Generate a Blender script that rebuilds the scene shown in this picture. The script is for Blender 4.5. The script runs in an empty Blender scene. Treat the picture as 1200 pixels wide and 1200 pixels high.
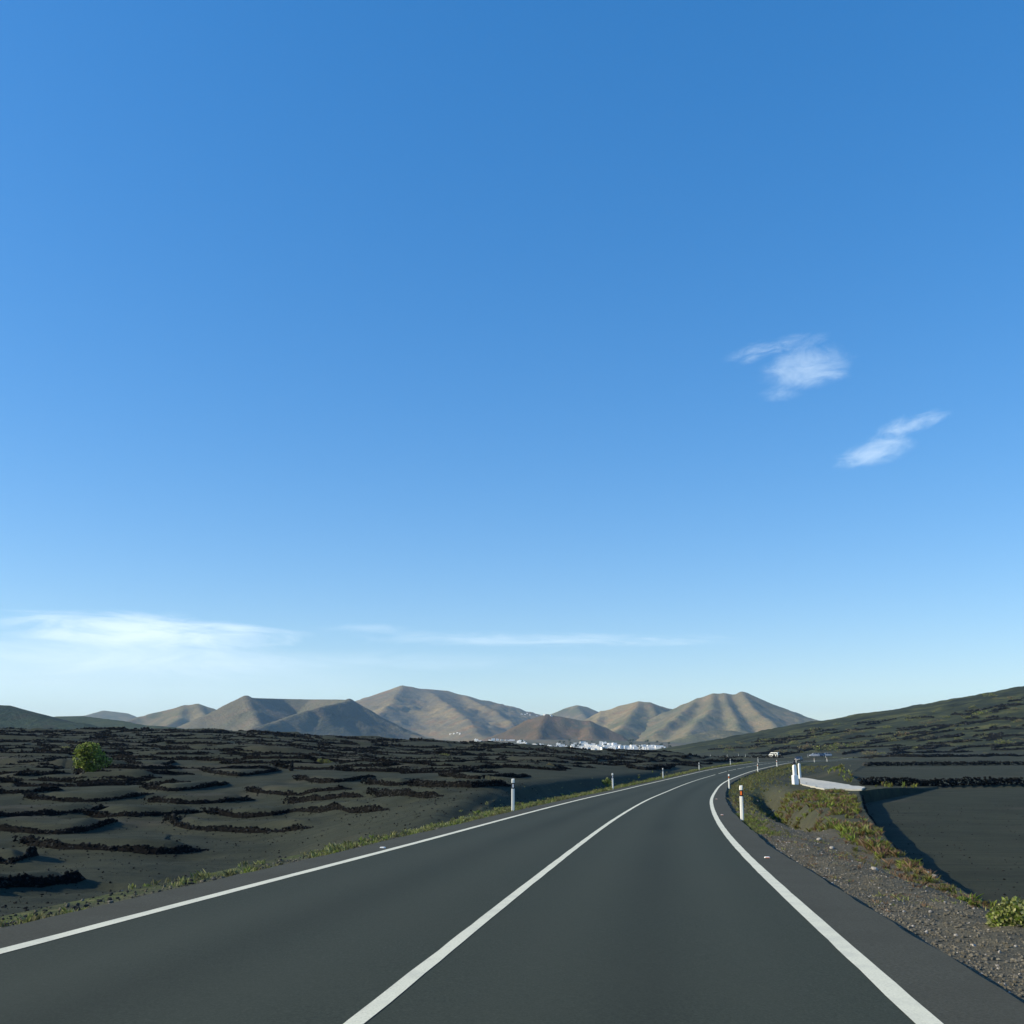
import bpy, math, random
import numpy as np
R = math.radians
random.seed(7); rng = np.random.default_rng(7)
scn = bpy.context.scene
COL = scn.collection

# ------------------------------------------------------------------ camera model
F = 1150.0; HZ = 882.0; EYE = 1.4
TH = math.atan((HZ - 600) / F); CT, ST = math.cos(TH), math.sin(TH)
def at(px, py, y):
    """world x,z of the thing seen at photo pixel px,py when it stands y metres ahead"""
    v = (600 - py) / F
    zz = y * (ST + v * CT) / (CT - v * ST)
    d = y * CT + zz * ST
    return (px - 600) / F * d, zz + EYE
def proj(x, y, z):
    z = z - EYE; d = y * CT + z * ST
    return 600 + F * x / d, 600 - F * (-y * ST + z * CT) / d

# ------------------------------------------------------------------ numpy noise
def _h(ix, iy, s):
    n = (ix.astype(np.int64) * 374761393 + iy.astype(np.int64) * 668265263 + s * 974634777) & 0xffffffff
    n = ((n ^ (n >> 13)) * 1274126177) & 0xffffffff
    return ((n ^ (n >> 16)) & 0xffffff) / float(0xffffff)
def vnoise(x, y, s=0):
    x = np.asarray(x, float); y = np.asarray(y, float)
    ix = np.floor(x); iy = np.floor(y); fx = x - ix; fy = y - iy
    fx = fx * fx * fx * (fx * (fx * 6 - 15) + 10); fy = fy * fy * fy * (fy * (fy * 6 - 15) + 10)
    a = _h(ix, iy, s); b = _h(ix + 1, iy, s); c = _h(ix, iy + 1, s); d = _h(ix + 1, iy + 1, s)
    return (a * (1 - fx) + b * fx) * (1 - fy) + (c * (1 - fx) + d * fx) * fy - .5
def fbm(x, y, s=0, o=4):
    r = 0; a = 1.; t = 0
    for i in range(o):
        r = r + a * vnoise(x * 2 ** i + 17.3 * i, y * 2 ** i - 9.1 * i, s + i); t += a; a *= .5
    return r / t * 2          # about -1..1
def sstep(a, b, x):
    t = np.clip((x - a) / (b - a), 0, 1); return t * t * (3 - 2 * t)

# ------------------------------------------------------------------ materials
MATS = {}
class NT:
    def __init__(s, name):
        s.m = bpy.data.materials.new(name); s.m.use_nodes = True
        s.t = s.m.node_tree; s.t.nodes.clear()
        s.out = s.t.nodes.new('ShaderNodeOutputMaterial'); s.b = s.t.nodes.new('ShaderNodeBsdfPrincipled')
        s.t.links.new(s.b.outputs[0], s.out.inputs['Surface'])
        s.b.inputs['Roughness'].default_value = .9
        s.b.inputs['Specular IOR Level'].default_value = .25
    def n(s, t, **kw):
        o = s.t.nodes.new(t)
        for k, v in kw.items(): setattr(o, k, v)
        return o
    def l(s, a, b): s.t.links.new(a, b)
    def coord(s, kind='Object'):
        return s.n('ShaderNodeTexCoord').outputs[kind]
    def noise(s, scale, detail=4, rough=.55, vec=None, stretch=None):
        v = vec if vec is not None else s.coord()
        if stretch:
            mp = s.n('ShaderNodeMapping'); mp.inputs['Scale'].default_value = stretch; s.l(v, mp.inputs['Vector']); v = mp.outputs[0]
        o = s.n('ShaderNodeTexNoise'); o.inputs['Scale'].default_value = scale
        o.inputs['Detail'].default_value = detail; o.inputs['Roughness'].default_value = rough
        s.l(v, o.inputs['Vector']); return o.outputs['Fac']
    def ramp(s, fac, stops, interp='LINEAR'):
        o = s.n('ShaderNodeValToRGB'); e = o.color_ramp; e.interpolation = interp
        while len(e.elements) < len(stops): e.elements.new(.5)
        for i, (p, c) in enumerate(stops):
            e.elements[i].position = p; e.elements[i].color = (*c, 1) if len(c) == 3 else c
        s.l(fac, o.inputs[0]); return o.outputs[0]
    def mix(s, fac, a, b, mode='MIX'):
        o = s.n('ShaderNodeMix', data_type='RGBA', blend_type=mode)
        if isinstance(fac, (int, float)): o.inputs[0].default_value = fac
        else: s.l(fac, o.inputs[0])
        for v, i in ((a, 6), (b, 7)):
            if isinstance(v, tuple): o.inputs[i].default_value = (*v, 1)
            else: s.l(v, o.inputs[i])
        return o.outputs[2]
    def col(s, c):
        if isinstance(c, tuple): s.b.inputs['Base Color'].default_value = (*c, 1)
        else: s.l(c, s.b.inputs['Base Color'])
    def bump(s, h, strength=.5, dist=.02):
        o = s.n('ShaderNodeBump'); o.inputs['Strength'].default_value = strength; o.inputs['Distance'].default_value = dist
        s.l(h, o.inputs['Height']); s.l(o.outputs[0], s.b.inputs['Normal'])
def g3(v, t=(1, 1, 1)): return (v * t[0], v * t[1], v * t[2])

def mat_asphalt():
    s = NT('asphalt'); n1 = s.noise(48, 5, .82); n2 = s.noise(.35, 3, .5); n3 = s.noise(14, 4, .6)
    c = s.ramp(n1, [(.22, (.017, .021, .016)), (.5, (.040, .048, .036)), (.68, (.071, .081, .062)), (.82, (.15, .16, .125))])
    c = s.mix(s.ramp(n2, [(.35, (0, 0, 0)), (.65, (.5, .5, .5))]), c, (.046, .052, .039))
    c = s.mix(s.ramp(n3, [(.45, (0, 0, 0)), (.75, (.3, .3, .3))]), c, (.060, .067, .050))
    la = s.n('ShaderNodeAttribute', attribute_name='wear'); sp = s.n('ShaderNodeSeparateColor'); s.l(la.outputs['Color'], sp.inputs[0])
    c = s.mix(sp.outputs[0], c, (.058, .066, .050)); c = s.mix(sp.outputs[1], c, (.020, .024, .019))
    s.col(c); s.b.inputs['Roughness'].default_value = .9; s.b.inputs['Specular IOR Level'].default_value = .1
    s.bump(n1, .35, .006); return s.m
def mat_shoulder():
    s = NT('shoulder_asphalt'); n1 = s.noise(40, 5, .8); n2 = s.noise(1.2, 4, .55)
    c = s.ramp(n1, [(.25, (.036, .036, .027)), (.5, (.068, .069, .053)), (.68, (.10, .10, .077)), (.82, (.16, .155, .12))])
    c = s.mix(s.ramp(n2, [(.4, (0, 0, 0)), (.7, (.5, .5, .5))]), c, (.054, .053, .040))
    s.col(c); s.b.inputs['Specular IOR Level'].default_value = .1; s.bump(n1, .5, .008); return s.m
def mat_line():
    s = NT('road_paint'); n1 = s.noise(60, 4, .7); n2 = s.noise(2.5, 4, .6)
    c = s.ramp(n1, [(.26, (.34, .33, .25)), (.40, (.66, .64, .48)), (.7, (.80, .77, .60))])
    c = s.mix(s.ramp(n2, [(.45, (0, 0, 0)), (.75, (.5, .5, .5))]), c, (.44, .43, .35))
    s.col(c); s.bump(n1, .4, .004); s.b.inputs['Roughness'].default_value = .7; return s.m
def mat_ground():
    # volcanic ash with gravel verge / weeds / dusty earth patches, mixed by vertex masks that mark where each soil lies
    s = NT('volcanic_ash')
    n1 = s.noise(.22, 5, .6); n2 = s.noise(6, 5, .65); n3 = s.noise(40, 3, .7)
    ash = s.ramp(n1, [(.3, (.031, .036, .026)), (.5, (.042, .048, .034)), (.72, (.056, .060, .041))])
    ash = s.mix(s.ramp(n2, [(.45, (0, 0, 0)), (.8, (.55, .55, .55))]), ash, (.025, .028, .024))
    ash = s.mix(s.ramp(n3, [(.5, (0, 0, 0)), (.85, (.4, .4, .4))]), ash, (.085, .085, .07))
    rake = s.noise(1.0, 5, .6, None, (.10, 1.9, 1.)); ash = s.mix(s.ramp(rake, [(.48, (0, 0, 0)), (.62, (.5, .5, .5))]), ash, (.026, .031, .024))
    rake2 = s.noise(1.0, 5, .7, None, (.25, 6., 1.)); ash = s.mix(s.ramp(rake2, [(.50, (0, 0, 0)), (.66, (.35, .35, .35))]), ash, (.062, .066, .044))
    grav = s.ramp(s.noise(22, 4, .8), [(.28, (.045, .042, .032)), (.5, (.105, .097, .072)), (.7, (.19, .175, .13)), (.85, (.30, .27, .21))])
    grav = s.mix(s.ramp(s.noise(1.1, 4, .6), [(.45, (0, 0, 0)), (.7, (.5, .5, .5))]), grav, (.10, .095, .07))
    weed = s.ramp(s.noise(3.0, 5, .7), [(.3, (.05, .06, .03)), (.5, (.085, .10, .04)), (.7, (.16, .15, .07))])
    earth = s.ramp(s.noise(.9, 5, .6), [(.3, (.07, .06, .05)), (.7, (.14, .115, .09))])
    plain = s.ramp(s.noise(.006, 5, .6), [(.3, (.06, .075, .05)), (.5, (.10, .10, .07)), (.7, (.17, .14, .10))])
    at_ = s.n('ShaderNodeAttribute', attribute_name='soil'); sp = s.n('ShaderNodeSeparateColor'); s.l(at_.outputs['Color'], sp.inputs[0])
    at2 = s.n('ShaderNodeAttribute', attribute_name='soil2'); sp2 = s.n('ShaderNodeSeparateColor'); s.l(at2.outputs['Color'], sp2.inputs[0])
    c = s.mix(sp2.outputs[0], ash, plain)
    c = s.mix(sp.outputs[2], c, earth)
    c = s.mix(sp.outputs[1], c, weed)
    c = s.mix(sp.outputs[0], c, grav)
    hillc = s.ramp(s.noise(.05, 8, .75, None, (.5, 1, 1)), [(.36, (.012, .015, .012)), (.46, (.028, .034, .022)), (.55, (.042, .050, .026)), (.63, (.085, .088, .036)), (.74, (.14, .125, .06))])
    c = s.mix(sp2.outputs[1], c, hillc)
    s.col(c)
    ad = s.n('ShaderNodeMath', operation='ADD'); s.l(n3, ad.inputs[0]); s.l(n2, ad.inputs[1])
    s.bump(ad.outputs[0], .6, .05); s.b.inputs['Specular IOR Level'].default_value = .04
    return s.m
def mat_rock(name='basalt', lo=.013, hi=.05, tint=(1, .98, .95)):
    s = NT(name); oi = s.n('ShaderNodeObjectInfo'); n1 = s.noise(9, 4, .7); n2 = s.noise(1.3, 2, .5)
    c = s.ramp(n1, [(.3, g3(lo, tint)), (.6, g3((lo + hi) / 2, tint)), (.8, g3(hi, tint))])
    c = s.mix(s.ramp(n2, [(.5, (0, 0, 0)), (.75, (.4, .4, .4))]), c, (hi * 1.1, hi * 1.05, hi * .95))
    s.col(c); s.b.inputs['Specular IOR Level'].default_value = .02; s.bump(n1, .8, .05); return s.m
def mat_simple(name, c, rough=.6, n=0, scale=20, spec=.4, metal=0):
    s = NT(name)
    if n:
        f = s.noise(scale, 4, .6)
        s.col(s.ramp(f, [(.3, tuple(v * (1 - n) for v in c)), (.7, tuple(min(1, v * (1 + n)) for v in c))])); s.bump(f, .15, .01)
    else: s.col(c)
    s.b.inputs['Roughness'].default_value = rough; s.b.inputs['Specular IOR Level'].default_value = spec; s.b.inputs['Metallic'].default_value = metal
    return s.m
def mat_leaf(name, a, b, c):
    s = NT(name); geo = s.n('ShaderNodeNewGeometry')
    cc = s.ramp(geo.outputs['Random Per Island'], [(0, a), (.5, b), (1, c)])
    s.col(cc); s.b.inputs['Roughness'].default_value = .6
    tr = s.n('ShaderNodeBsdfTranslucent'); s.l(cc, tr.inputs[0]); mx = s.n('ShaderNodeMixShader'); mx.inputs[0].default_value = .25
    s.l(s.b.outputs[0], mx.inputs[1]); s.l(tr.outputs[0], mx.inputs[2]); s.l(mx.outputs[0], s.out.inputs['Surface']); return s.m
def mat_mountain(name, base, alt, warm, sc=.004, seed=0.):
    s = NT(name); v = s.coord()
    mp = s.n('ShaderNodeMapping'); mp.inputs['Location'].default_value = (seed, seed * .7, 0); s.l(v, mp.inputs['Vector']); v = mp.outputs[0]
    n1 = s.noise(sc, 6, .6, v); n2 = s.noise(sc * 3.5, 6, .65, v); n3 = s.noise(sc * 18, 4, .6, v, (1, 1, 3)); n4 = s.noise(sc * .8, 3, .5, v)
    c = s.mix(s.ramp(n1, [(.44, (0, 0, 0)), (.56, (1, 1, 1))]), base, alt)
    c = s.mix(s.ramp(n2, [(.5, (0, 0, 0)), (.64, (.8, .8, .8))]), c, warm)
    c = s.mix(s.ramp(n4, [(.48, (0, 0, 0)), (.62, (.5, .5, .5))]), c, tuple(x * .62 for x in base))
    c = s.mix(s.ramp(n3, [(.3, (.0, .0, .0)), (.75, (.5, .5, .5))]), c, tuple(x * .55 for x in alt))
    s.col(c); s.b.inputs['Roughness'].default_value = 1; s.b.inputs['Specular IOR Level'].default_value = .05
    s.bump(n3, .5, 12); return s.m
M = dict(rubble=mat_rock('rubble_core', .004, .014, (1, 1, 1)), asphalt=mat_asphalt(), shoulder=mat_shoulder(), line=mat_line(), ground=mat_ground(), rock=mat_rock('basalt', .006, .022, (.88, .98, 1.05)),
    rock2=mat_rock('grey_rock', .025, .065, (.95, 1, .95)), pale=mat_rock('pale_stone', .22, .5, (1, .93, .84)), gravel=mat_rock('gravel_stone', .06, .24, (1, .92, .72)),
    white=mat_simple('white_paint', (.78, .78, .75), .55, .06, 8), postwhite=mat_simple('post_plastic', (.74, .74, .68), .45, .04, 14),
    black=mat_simple('black_band', (.012, .012, .014), .4), amber=mat_simple('amber_reflector', (.75, .16, .02), .25, spec=.6),
    silver=mat_simple('silver_reflector', (.72, .72, .74), .25, spec=.8), concrete=mat_simple('white_concrete', (.46, .44, .37), .8, .14, 3),
    vanw=mat_simple('van_paint', (.74, .76, .72), .35, spec=.5), dark=mat_simple('dark_paint', (.02, .022, .04), .3, spec=.6),
    blue=mat_simple('blue_paint', (.03, .06, .12), .3, spec=.6), silverp=mat_simple('silver_paint', (.36, .38, .42), .35, spec=.6, metal=.3),
    glass=mat_simple('window_glass', (.02, .03, .045), .08, spec=.9), tyre=mat_simple('tyre_rubber', (.012, .012, .012), .8), rim=mat_simple('wheel_rim', (.4, .4, .42), .35, metal=.8),
    lamp=mat_simple('lamp_lens', (.7, .7, .68), .15, spec=.9), red=mat_simple('red_lens', (.4, .02, .02), .2, spec=.8),
    bark=mat_simple('bark', (.10, .085, .065), .9, .3, 12), housew=mat_simple('lime_wash', (.80, .79, .76), .8, .05, .6), door=mat_simple('green_door', (.03, .07, .04), .6),
    leafg=mat_leaf('fig_leaf', (.10, .15, .02), (.17, .23, .035), (.30, .35, .08)), leafd=mat_leaf('dark_leaf', (.02, .04, .012), (.04, .065, .018), (.07, .09, .03)),
    leafy=mat_leaf('yellow_weed', (.13, .15, .04), (.22, .25, .08), (.36, .35, .16)), leafr=mat_leaf('bank_weed', (.12, .06, .028), (.11, .13, .03), (.24, .26, .05)),
    leafo=mat_leaf('olive_shrub', (.09, .10, .04), (.15, .15, .065), (.23, .21, .10)), dry=mat_leaf('dry_stalk', (.14, .08, .05), (.2, .13, .08), (.28, .2, .12)),
    palm=mat_leaf('palm_leaf', (.02, .035, .012), (.035, .055, .018), (.06, .08, .03)))

# ------------------------------------------------------------------ object helpers
def tag(o, label=None, cat=None, group=None, kind=None):
    if label: o['label'] = label
    if cat: o['category'] = cat
    if group: o['group'] = group
    if kind: o['kind'] = kind
    return o
def mesh(name, V, faces, mats, mi=None, smooth=False, parent=None, loc=None):
    """V (n,3) array, faces: list of (k,m) int arrays (same-size faces per array) or a python list of tuples"""
    me = bpy.data.meshes.new(name)
    V = np.asarray(V, np.float32)
    if isinstance(faces, list) and len(faces) and isinstance(faces[0], (tuple, list)):
        tot = [len(f) for f in faces]; flat = np.array([i for f in faces for i in f], np.int32); tot = np.array(tot, np.int32)
    else:
        arrs = faces if isinstance(faces, list) else [faces]
        flat = np.concatenate([a.reshape(-1) for a in arrs]).astype(np.int32)
        tot = np.concatenate([np.full(len(a), a.shape[1]) for a in arrs]).astype(np.int32)
    me.vertices.add(len(V)); me.vertices.foreach_set('co', V.reshape(-1))
    me.loops.add(len(flat)); me.loops.foreach_set('vertex_index', flat)
    me.polygons.add(len(tot)); me.polygons.foreach_set('loop_start', np.concatenate([[0], np.cumsum(tot)[:-1]]).astype(np.int32))
    try: me.polygons.foreach_set('loop_total', tot)
    except Exception: pass
    for m in (mats if isinstance(mats, list) else [mats]): me.materials.append(m)
    if mi is not None: me.polygons.foreach_set('material_index', np.asarray(mi, np.int32))
    me.polygons.foreach_set('use_smooth', np.full(len(tot), bool(smooth)))
    me.update(calc_edges=True); me.validate()
    o = bpy.data.objects.new(name, me); COL.objects.link(o)
    if parent is not None: o.parent = parent
    if loc is not None: o.location = loc
    return o
def empty(name, loc, rz=0):
    o = bpy.data.objects.new(name, None); COL.objects.link(o); o.location = loc; o.rotation_euler = (0, 0, rz); o.empty_display_size = .2; return o
def copy_tree(o, parent=None):
    c = o.copy(); COL.objects.link(c); c.parent = parent
    for ch in list(o.children): copy_tree(ch, c)
    return c
class MB:
    def __init__(s): s.V = []; s.Fc = []; s.mi = []
    def add(s, V, Fc, m=0):
        k = len(s.V); s.V += [tuple(v) for v in V]; s.Fc += [tuple(i + k for i in f) for f in Fc]; s.mi += [m] * len(Fc)
    def box(s, x0, x1, y0, y1, z0, z1, m=0, c=0., top=None):
        # box with chamfered vertical edges when c>0; top = scale of the top face about its centre
        if c <= 0: P = [(x0, y0), (x1, y0), (x1, y1), (x0, y1)]
        else: P = [(x0 + c, y0), (x1 - c, y0), (x1, y0 + c), (x1, y1 - c), (x1 - c, y1), (x0 + c, y1), (x0, y1 - c), (x0, y0 + c)]
        s.prism(P, z0, z1, m, top)
    def prism(s, P, z0, z1, m=0, top=None):
        n = len(P); cx = sum(p[0] for p in P) / n; cy = sum(p[1] for p in P) / n; t = top if top else 1
        V = [(x, y, z0) for x, y in P] + [(cx + (x - cx) * t, cy + (y - cy) * t, z1) for x, y in P]
        Fc = [tuple(range(n - 1, -1, -1)), tuple(range(n, 2 * n))] + [(i, (i + 1) % n, n + (i + 1) % n, n + i) for i in range(n)]
        s.add(V, Fc, m)
    def loft(s, secs, m=0, cap=True):
        n = len(secs[0]); V = [p for q in secs for p in q]; Fc = []
        for a in range(len(secs) - 1):
            for i in range(n):
                j = (i + 1) % n; Fc.append((a * n + i, a * n + j, (a + 1) * n + j, (a + 1) * n + i))
        if cap: Fc += [tuple(range(n - 1, -1, -1)), tuple(range((len(secs) - 1) * n, len(secs) * n))]
        s.add(V, Fc, m)
    def tube(s, pts, rad, n=7, m=0):
        secs = []
        for i, p in enumerate(pts):
            a = np.array(pts[max(i - 1, 0)], float); b = np.array(pts[min(i + 1, len(pts) - 1)], float); t = b - a; t /= np.linalg.norm(t) + 1e-9
            u = np.cross(t, (0.3, 1, .2)); u /= np.linalg.norm(u); w = np.cross(t, u)
            secs.append([tuple(np.array(p) + rad[i] * (math.cos(q) * u + math.sin(q) * w)) for q in [2 * math.pi * k / n for k in range(n)]])
        s.loft(secs, m)
    def cyl(s, c, r, axis, h, n=16, m=0):
        secs = []
        for t in (-h / 2, h / 2):
            q = []
            for k in range(n):
                a = 2 * math.pi * k / n; u, v = r * math.cos(a), r * math.sin(a)
                q.append((c[0] + t, c[1] + u, c[2] + v) if axis == 'x' else (c[0] + u, c[1] + v, c[2] + t) if axis == 'z' else (c[0] + v, c[1] + t, c[2] + u))
            secs.append(q)
        s.loft(secs, m)
    def build(s, name, mats, parent=None, smooth=False):
        return mesh(name, np.array(s.V), s.Fc, mats, s.mi, smooth, parent)

# ------------------------------------------------------------------ the road (fitted alignment)
KN = np.array([0, 15, 30, 45, 60, 80, 100, 125, 150, 180, 220, 260, 300.])
KV = np.array([-1.11, .9, 1.55, .76, 1.46, .18, 1.12, 2.29, 1.53, -.19, -.68, .3, 4.]) * 1e-3
GV = np.array([-2.44, -2.52, -1.76, -1.53, -1.51, -1., -.82, .16, 1.49, .81, .09, -.3, -.5]) / 100
LW = 3.4319; BANK = .0148
DS = .5
KN2 = np.concatenate([KN, [325, 350, 375, 400, 425, 450, 475, 500, 540, 600, 700]])
KV2 = np.concatenate([KV, [6.5, 3, -12, -24, -22, -9, -2, 0, 0, 0, 0] ]) * np.concatenate([np.ones(13), np.full(11, 1e-3)])
GV2 = np.concatenate([GV, [.0, .9, .9, .8, .6, .5, .1, 0, -.2, -.6, -1.5]]) / np.concatenate([np.ones(13), np.full(11, 100)])
SS = np.arange(0, 640, DS)
kk = np.interp(SS, KN2, KV2); hh = .1483 + np.concatenate([[0], np.cumsum((kk[1:] + kk[:-1]) / 2 * DS)])
gg = np.interp(SS, KN2, GV2)
xx = -1.8652 + np.concatenate([[0], np.cumsum(np.sin((hh[1:] + hh[:-1]) / 2) * DS)]); yy = np.concatenate([[0], np.cumsum(np.cos((hh[1:] + hh[:-1]) / 2) * DS)])
zz = np.concatenate([[0], np.cumsum((gg[1:] + gg[:-1]) / 2 * DS)])
# straight run-in behind the camera
nb = 80; sb = np.arange(-nb, 0) * DS
SS = np.concatenate([sb, SS]); xx = np.concatenate([xx[0] + np.sin(hh[0]) * sb, xx]); yy = np.concatenate([yy[0] + np.cos(hh[0]) * sb, yy])
zz = np.concatenate([zz[0] + gg[0] * sb, zz]); hh = np.concatenate([np.full(nb, hh[0]), hh])
def roadpt(s, off, dz=0.):
    x = np.interp(s, SS, xx); y = np.interp(s, SS, yy); z = np.interp(s, SS, zz); h = np.interp(s, SS, hh)
    return x + off * np.cos(h), y - off * np.sin(h), z - BANK * np.clip(off, -5, 5) + dz
def roadco(x, y):
    """signed lateral offset, road z (on centre) and s for arrays of points"""
    x = np.ravel(x); y = np.ravel(y); off = np.where((x < -60) | (x < .12 * y), -999., 999.); zr = np.zeros(x.shape); sr = np.zeros(x.shape)
    st = 6; px = xx[::st]; py = yy[::st]; ph = hh[::st]; pz = zz[::st]; ps = SS[::st]
    near = (y < 560) & (y > -60) & (x > -80) & (x < 260)
    idx = np.where(near)[0]
    for c in range(0, len(idx), 20000):
        ii = idx[c:c + 20000]; dx = x[ii, None] - px; dy = y[ii, None] - py; j = (dx * dx + dy * dy).argmin(1)
        ddx = x[ii] - px[j]; ddy = y[ii] - py[j]; t = ddx * np.sin(ph[j]) + ddy * np.cos(ph[j]); s = ps[j] + np.clip(t, -3, 3)
        X = np.interp(s, SS, xx); Y = np.interp(s, SS, yy); Hh = np.interp(s, SS, hh)
        off[ii] = (x[ii] - X) * np.cos(Hh) - (y[ii] - Y) * np.sin(Hh)
        far = np.hypot(x[ii] - X, y[ii] - Y); off[ii] = np.where(far > np.abs(off[ii]) + .5, np.sign(off[ii] + 1e-9) * far, off[ii])
        zr[ii] = np.interp(s, SS, zz); sr[ii] = s
    return off, zr, sr
EDGE = LW + .09 + .72      # asphalt half width incl. shoulder

# ------------------------------------------------------------------ terrain
def ctrl():
    P = []
    def add(px, y, z): P.append((math.atan2((px - 600) / 1184., 1), math.log(y), z))
    def addp(px, y, py): add(px, y, at(px, py, y)[1])
    for px in (-500, -200, 0, 200, 330):
        for y, z in ((4, -.35), (9, -.6), (16, -1.3), (25, -2.2), (35, -2.75), (45, -2.5), (60, -1.6), (80, -.7), (100, .1), (140, 1.4), (200, 3.6)): add(px, y, z)
    cr = {-500: 857, -200: 857, 0: 857, 200: 857.5, 300: 859.5, 400: 865, 500: 870, 600: 876, 700: 881.5, 790: 883}
    for px, py in cr.items():
        addp(px, 290, py)
        add(px, 420, at(px, py, 290)[1] - 3.5); add(px, 700, -4)
    for px in (500, 600): 
        for y, z in ((16, -.6), (30, -.9 if px < 550 else -.5), (45, -.8 if px < 550 else -.3), (60, -.5 if px < 550 else -.3), (80, -.35), (110, -.1), (160, .6), (220, 1.9)): add(px, y, z)
    for y, z in ((60, -.4), (80, -.5), (100, -.7), (130, -.6), (180, -.2), (230, .7)): add(700, y, z)
    for y, z in ((120, -1.2), (170, -1.0), (230, -.6)): add(790, y, z)
    for y, z in ((240, -1.2), (300, -1.5), (350, -1.3), (420, -1.2), (500, -.5), (700, 0)): add(860, y, z)
    for px in (1000, 1250, 1700):
        for y, z in ((4, -.4), (10, -.9), (20, -1.3), (40, -1.7), (80, -1.8), (200, -1.5), (300, -1.0), (450, 0.5), (700, 2)): add(px, y, z)
    for px in (-500, 0, 300, 600, 750, 900, 1200, 1700):
        add(px, 1400, 0 if px != 600 and px != 750 else -6); addp(px, 2300, 878.5) if px not in (600, 750) else (addp(px, 2080, 880), addp(px, 2500, 870.5)); addp(px, 3500, 872); addp(px, 6000, 866); addp(px, 12000, 864)
    return np.array(P)
CP = ctrl(); SCL = np.array([2.2, 1.0])
def _tps(r): return np.where(r > 1e-9, r * r * np.log(r + 1e-12), 0)
_A = CP[:, :2] * SCL; _n = len(_A)
_K = _tps(np.hypot(_A[:, None, 0] - _A[None, :, 0], _A[:, None, 1] - _A[None, :, 1])) + np.eye(_n) * .002
_P = np.c_[np.ones(_n), _A]; _M = np.block([[_K, _P], [_P.T, np.zeros((3, 3))]])
# solve on compressed height so the far high values do not ring
_cz = np.arcsinh(CP[:, 2]); _W = np.linalg.solve(_M, np.r_[_cz, 0, 0, 0])
def natural(x, y):
    x = np.ravel(np.asarray(x, float)); y = np.ravel(np.asarray(y, float)); a = np.clip(np.arctan2(x, y), -.8, .8) * SCL[0]
    l = np.log(np.clip(np.hypot(x, y) * np.cos(np.clip(np.arctan2(x, y), -.8, .8)), 4, 12000)) * SCL[1]
    out = np.empty(x.shape)
    for c in range(0, len(x), 40000):
        r = np.hypot(a[c:c + 40000, None] - _A[:, 0], l[c:c + 40000, None] - _A[:, 1])
        out[c:c + 40000] = _tps(r) @ _W[:_n] + _W[_n] + _W[_n + 1] * a[c:c + 40000] + _W[_n + 2] * l[c:c + 40000]
    z = np.sinh(np.clip(out, -6, 6))
    # the long slope rising on the right
    cx, cy = 735., 900.; d = np.hypot(x - cx, y - cy)
    cone = 104 - .1665 * d; cone = cone + fbm(x / 90, y / 90, 5, 5) * np.clip(cone + 20, 0, 60) * .06 + (fbm(x / 22, y / 22, 8, 4) * 1.5 + fbm(x / 6, y / 6, 18, 3) * .5) * sstep(-5, 10, cone)
    k = 4.; z = np.where(cone - z > 25, cone, k * np.logaddexp(z / k, np.clip(cone, -200, 400) / k) )
    return z
# fields below the road on the right: world polygons (wall line seen from the road)
FZ1, FZ2 = -2.15, -1.75
def lineat(pts, z):
    r = []
    for px, py in pts:
        y = (EYE - z) * F / CT / CT / (py - HZ)
        for _ in range(4):
            x, zz_ = at(px, py, y); y *= (EYE - z) / (EYE - zz_)
        r.append((at(px, py, y)[0], y))
    return r
edge1 = lineat([(1300, 1140), (1165, 1067), (1100, 1030), (1050, 995), (1026, 967), (1012, 947), (1008, 928)], -1.3)
far1 = lineat([(1010, 925.5), (1100, 924), (1200, 922.5), (1500, 919)], -2.1)
FIELD1 = edge1 + far1[1:] + [(edge1[0][0] + 60, edge1[0][1])]
edge2 = lineat([(1100, 921), (1040, 921), (985, 911), (1012, 899)], -1.55)
far2 = lineat([(1012, 898.6), (1200, 897.6), (1400, 897)], -1.7)
FIELD2 = [(far1[1][0] + 3, far1[1][1] + 1.2), (far1[0][0] + 1, far1[0][1] + 1.8)] + edge2[2:3] + far2 + [(far1[-1][0], far1[-1][1] + 2)]
def inpoly(x, y, P):
    c = np.zeros(x.shape, bool); n = len(P)
    for i in range(n):
        x0, y0 = P[i]; x1, y1 = P[(i + 1) % n]
        m = ((y0 > y) != (y1 > y)) & (x < (x1 - x0) * (y - y0) / (y1 - y0 + 1e-12) + x0); c ^= m
    return c
def segdist(x, y, P, closed=False):
    d = np.full(x.shape, 1e9); n = len(P)
    for i in range(n if closed else n - 1):
        a = P[i]; b = P[(i + 1) % n]; bx, by = b[0] - a[0], b[1] - a[1]
        t = np.clip(((x - a[0]) * bx + (y - a[1]) * by) / (bx * bx + by * by + 1e-9), 0, 1); d = np.minimum(d, np.hypot(x - a[0] - t * bx, y - a[1] - t * by))
    return d
WALLS = []     # polylines of crescent walls, each with its berm
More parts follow.
